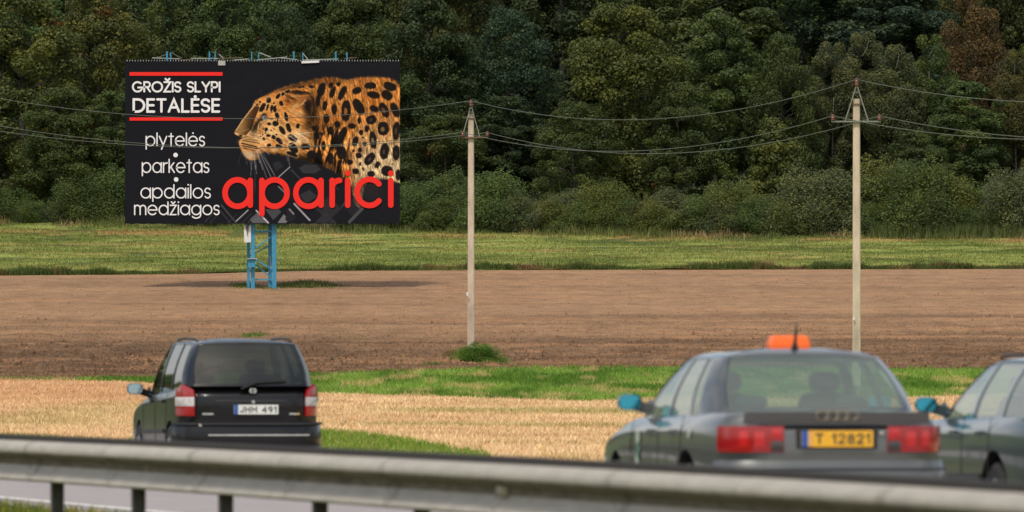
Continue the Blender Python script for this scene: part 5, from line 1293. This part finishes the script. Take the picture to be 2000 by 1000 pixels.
# ============ black minivan
van = place('minivan', -3.03, 116.2, 4.32, 'black minivan with red and white tail lamps seen from behind at the left', 'minivan'); van.rotation_euler.z = R(9.8)
rp3 = plan_fn([(0, .05), (.4, .055), (.60, .075), (.70, .12), (.76, .19), (.80, .30), (.83, .42)])
st3 = [(.27, 1.12, .70, .800, 1.00, .84), (.36, 1.12, .74, .826, 1.00, .83), (.6, 1.10, .76, .853, .99, .82), (1.1, 1.07, .78, .871, .96, .80), (2.0, 1.04, .78, .871, .93, .78), (2.9, 1.01, .77, .869, .90, .77), (3.3, .98, .72, .862, .87, .76), (3.7, .91, .66, .85, .86, .74), (4.0, .83, .6, .858, .78, .70), (4.20, .75, .54, .835, .71, .64)]
belt3 = [(0, .06, 1.09), (.4, .068, 1.09), (.66, .115, 1.09), (.73, .22, 1.075), (.775, .42, 1.06), (.80, 1.02, 1.02), (.80, 1.10, 1.015), (.805, 1.92, .985), (.805, 2.00, .985), (.79, 3.0, .95), (.76, 3.14, .95), (.45, 3.42, .98), (0, 3.5, .98)]
roof3 = [(0, .36, 1.60), (.36, .37, 1.595), (.565, .42, 1.578), (.60, .48, 1.57), (.62, .62, 1.57), (.635, 1.10, 1.582), (.635, 1.17, 1.582), (.64, 1.90, 1.59), (.64, 1.97, 1.59), (.61, 2.38, 1.58), (.57, 2.46, 1.575), (.32, 2.54, 1.60), (0, 2.56, 1.605)]
SP3 = [(0, 2, 'rear_window', M['glass_dark']), (4, 5, 'quarter_window', M['glass_dark']), (6, 7, 'door_window', M['glass_dark']), (8, 9, 'door_window', M['glass_dark']), (10, 12, 'windscreen', M['glass_light'])]
WB3 = [(.78, .375, .860), (3.47, .375, .858)]
rt3 = lambda z: -.03 * float(sstep(.9, .7, np.array(z)))
body(st3, rp3, fp, rt3, [M['paint_black']], van, WB3, 4.32, belt3)
greenhouse(van, belt3, roof3, M['glass_dark'], M['paint_black'], SP3, .05, bulge=.035)
floor_plate(van, belt3, 1.125); seats(van, 1.1, 2.35, 1.35, tall=.03)
for sx in (-1, 1):
    for wy in (.78, 3.47): wheel(van, sx, wy, .765)
    b = MB(); b.tube([(sx * .55, .60, 1.615), (sx * .555, .85, 1.64), (sx * .56, 1.5, 1.65), (sx * .555, 2.15, 1.64), (sx * .55, 2.35, 1.61)], .014, 8); b.build('roof_rail', M['trim'], van, smooth=True)
    mirror(van, sx, .83, 2.92, 1.055, .19, .13, M['paint_black'], M['mirror_grey'])
    # upright tail lamp: red, white, red, pointed at the top
    def V(nm, m, z0, z1, off, par):
        top = lambda z: .25 * max(0, z - 1.0) + 2.2 * max(0, z - 1.07)
        ia, oa = (lambda z: .655 + top(z)), (lambda z: .822 - top(z) * .35)
        if sx > 0: return wrap(nm, m, par, rp3, ia, oa, z0, z1, off, .04, 9, rnd=.004, tilt=lambda z: .05 * max(0, (z - .95)), zn=6)
        return wrap(nm, m, par, rp3, lambda z: -oa(z), lambda z: -ia(z), z0, z1, off, .04, 9, rnd=.004, tilt=lambda z: .05 * max(0, (z - .95)), zn=6)
    tl = V('tail_lamp', M['lens_red'], .745, 1.110, .020, van); V('white_cell', M['lens_white'], .858, .962, .025, tl)
wrap('bumper', M['paint_black'], van, rp3, -.83, .83, .30, .660, .060, .12, 30, rnd=.03, zn=6)
wrap('bumper_ledge', M['trim'], van, rp3, -.83, .83, .640, .668, .070, .10, 30)
wrap('light_bumper_strip', M['steel_light'], van, rp3, -.50, .66, .512, .530, .072, .02, 20)
wrap('hatch_ledge', M['trim'], van, rp3, -.42, .42, .905, .925, .018, .04, 16, rnd=.006)
wrap('hatch_gap', M['trim'], van, rp3, -.64, .64, .682, .690, .012, .03, 16)
plate(van, -.205, .315, .763, .873, .015, M['plate_white'], 'JHM 491')
b = MB(); pts = [(.02 + .036 * math.cos(a), .03, 1.035 + .025 * math.sin(a)) for a in np.linspace(0, 2 * math.pi, 21)]; b.tube(pts, .008, 6, cap=False); b.bar((-.02, .03, 1.035), (.06, .03, 1.035), .008); b.build('badge', M['steel_light'], van)
for x0, x1, m in ((-.57, -.44, 'steel_light'), (.45, .54, 'steel_light'), (.545, .57, 'amber')): wrap('model_badge', M[m], van, rp3, x0, x1, .757, .777, .012, .02, 4)
b = MB(); b.bar((-.06, .035, 1.085), (.08, .06, 1.14), .03, .02); b.bar((.07, .055, 1.135), (.42, .085, 1.155), .018, .02); b.bar((-.12, .03, 1.06), (-.05, .035, 1.09), .04, .02); b.build('rear_wiper', M['black'], van)
flank(van, .869, 1.05, (1.06, 1.96, 3.04), (1.2, 2.14), M['paint_black'])
for sx in (-1, 1): side_strip('side_moulding', M['trim'], van, sx, [(1.2, .56, .876), (3.1, .54, .874)], .05, .018)
b = MB(); b.lathe([(.024, 0), (.02, -.012), (.003, -.014)], (-.60, .018, .635), 'Y', 14); b.build('parking_sensor', M['chrome'], van)
b = MB(); b.lathe([(.02, 0), (.018, -.012), (.003, -.014)], (.025, .03, .905), 'Y', 14); b.build('hatch_lock', M['steel_light'], van)
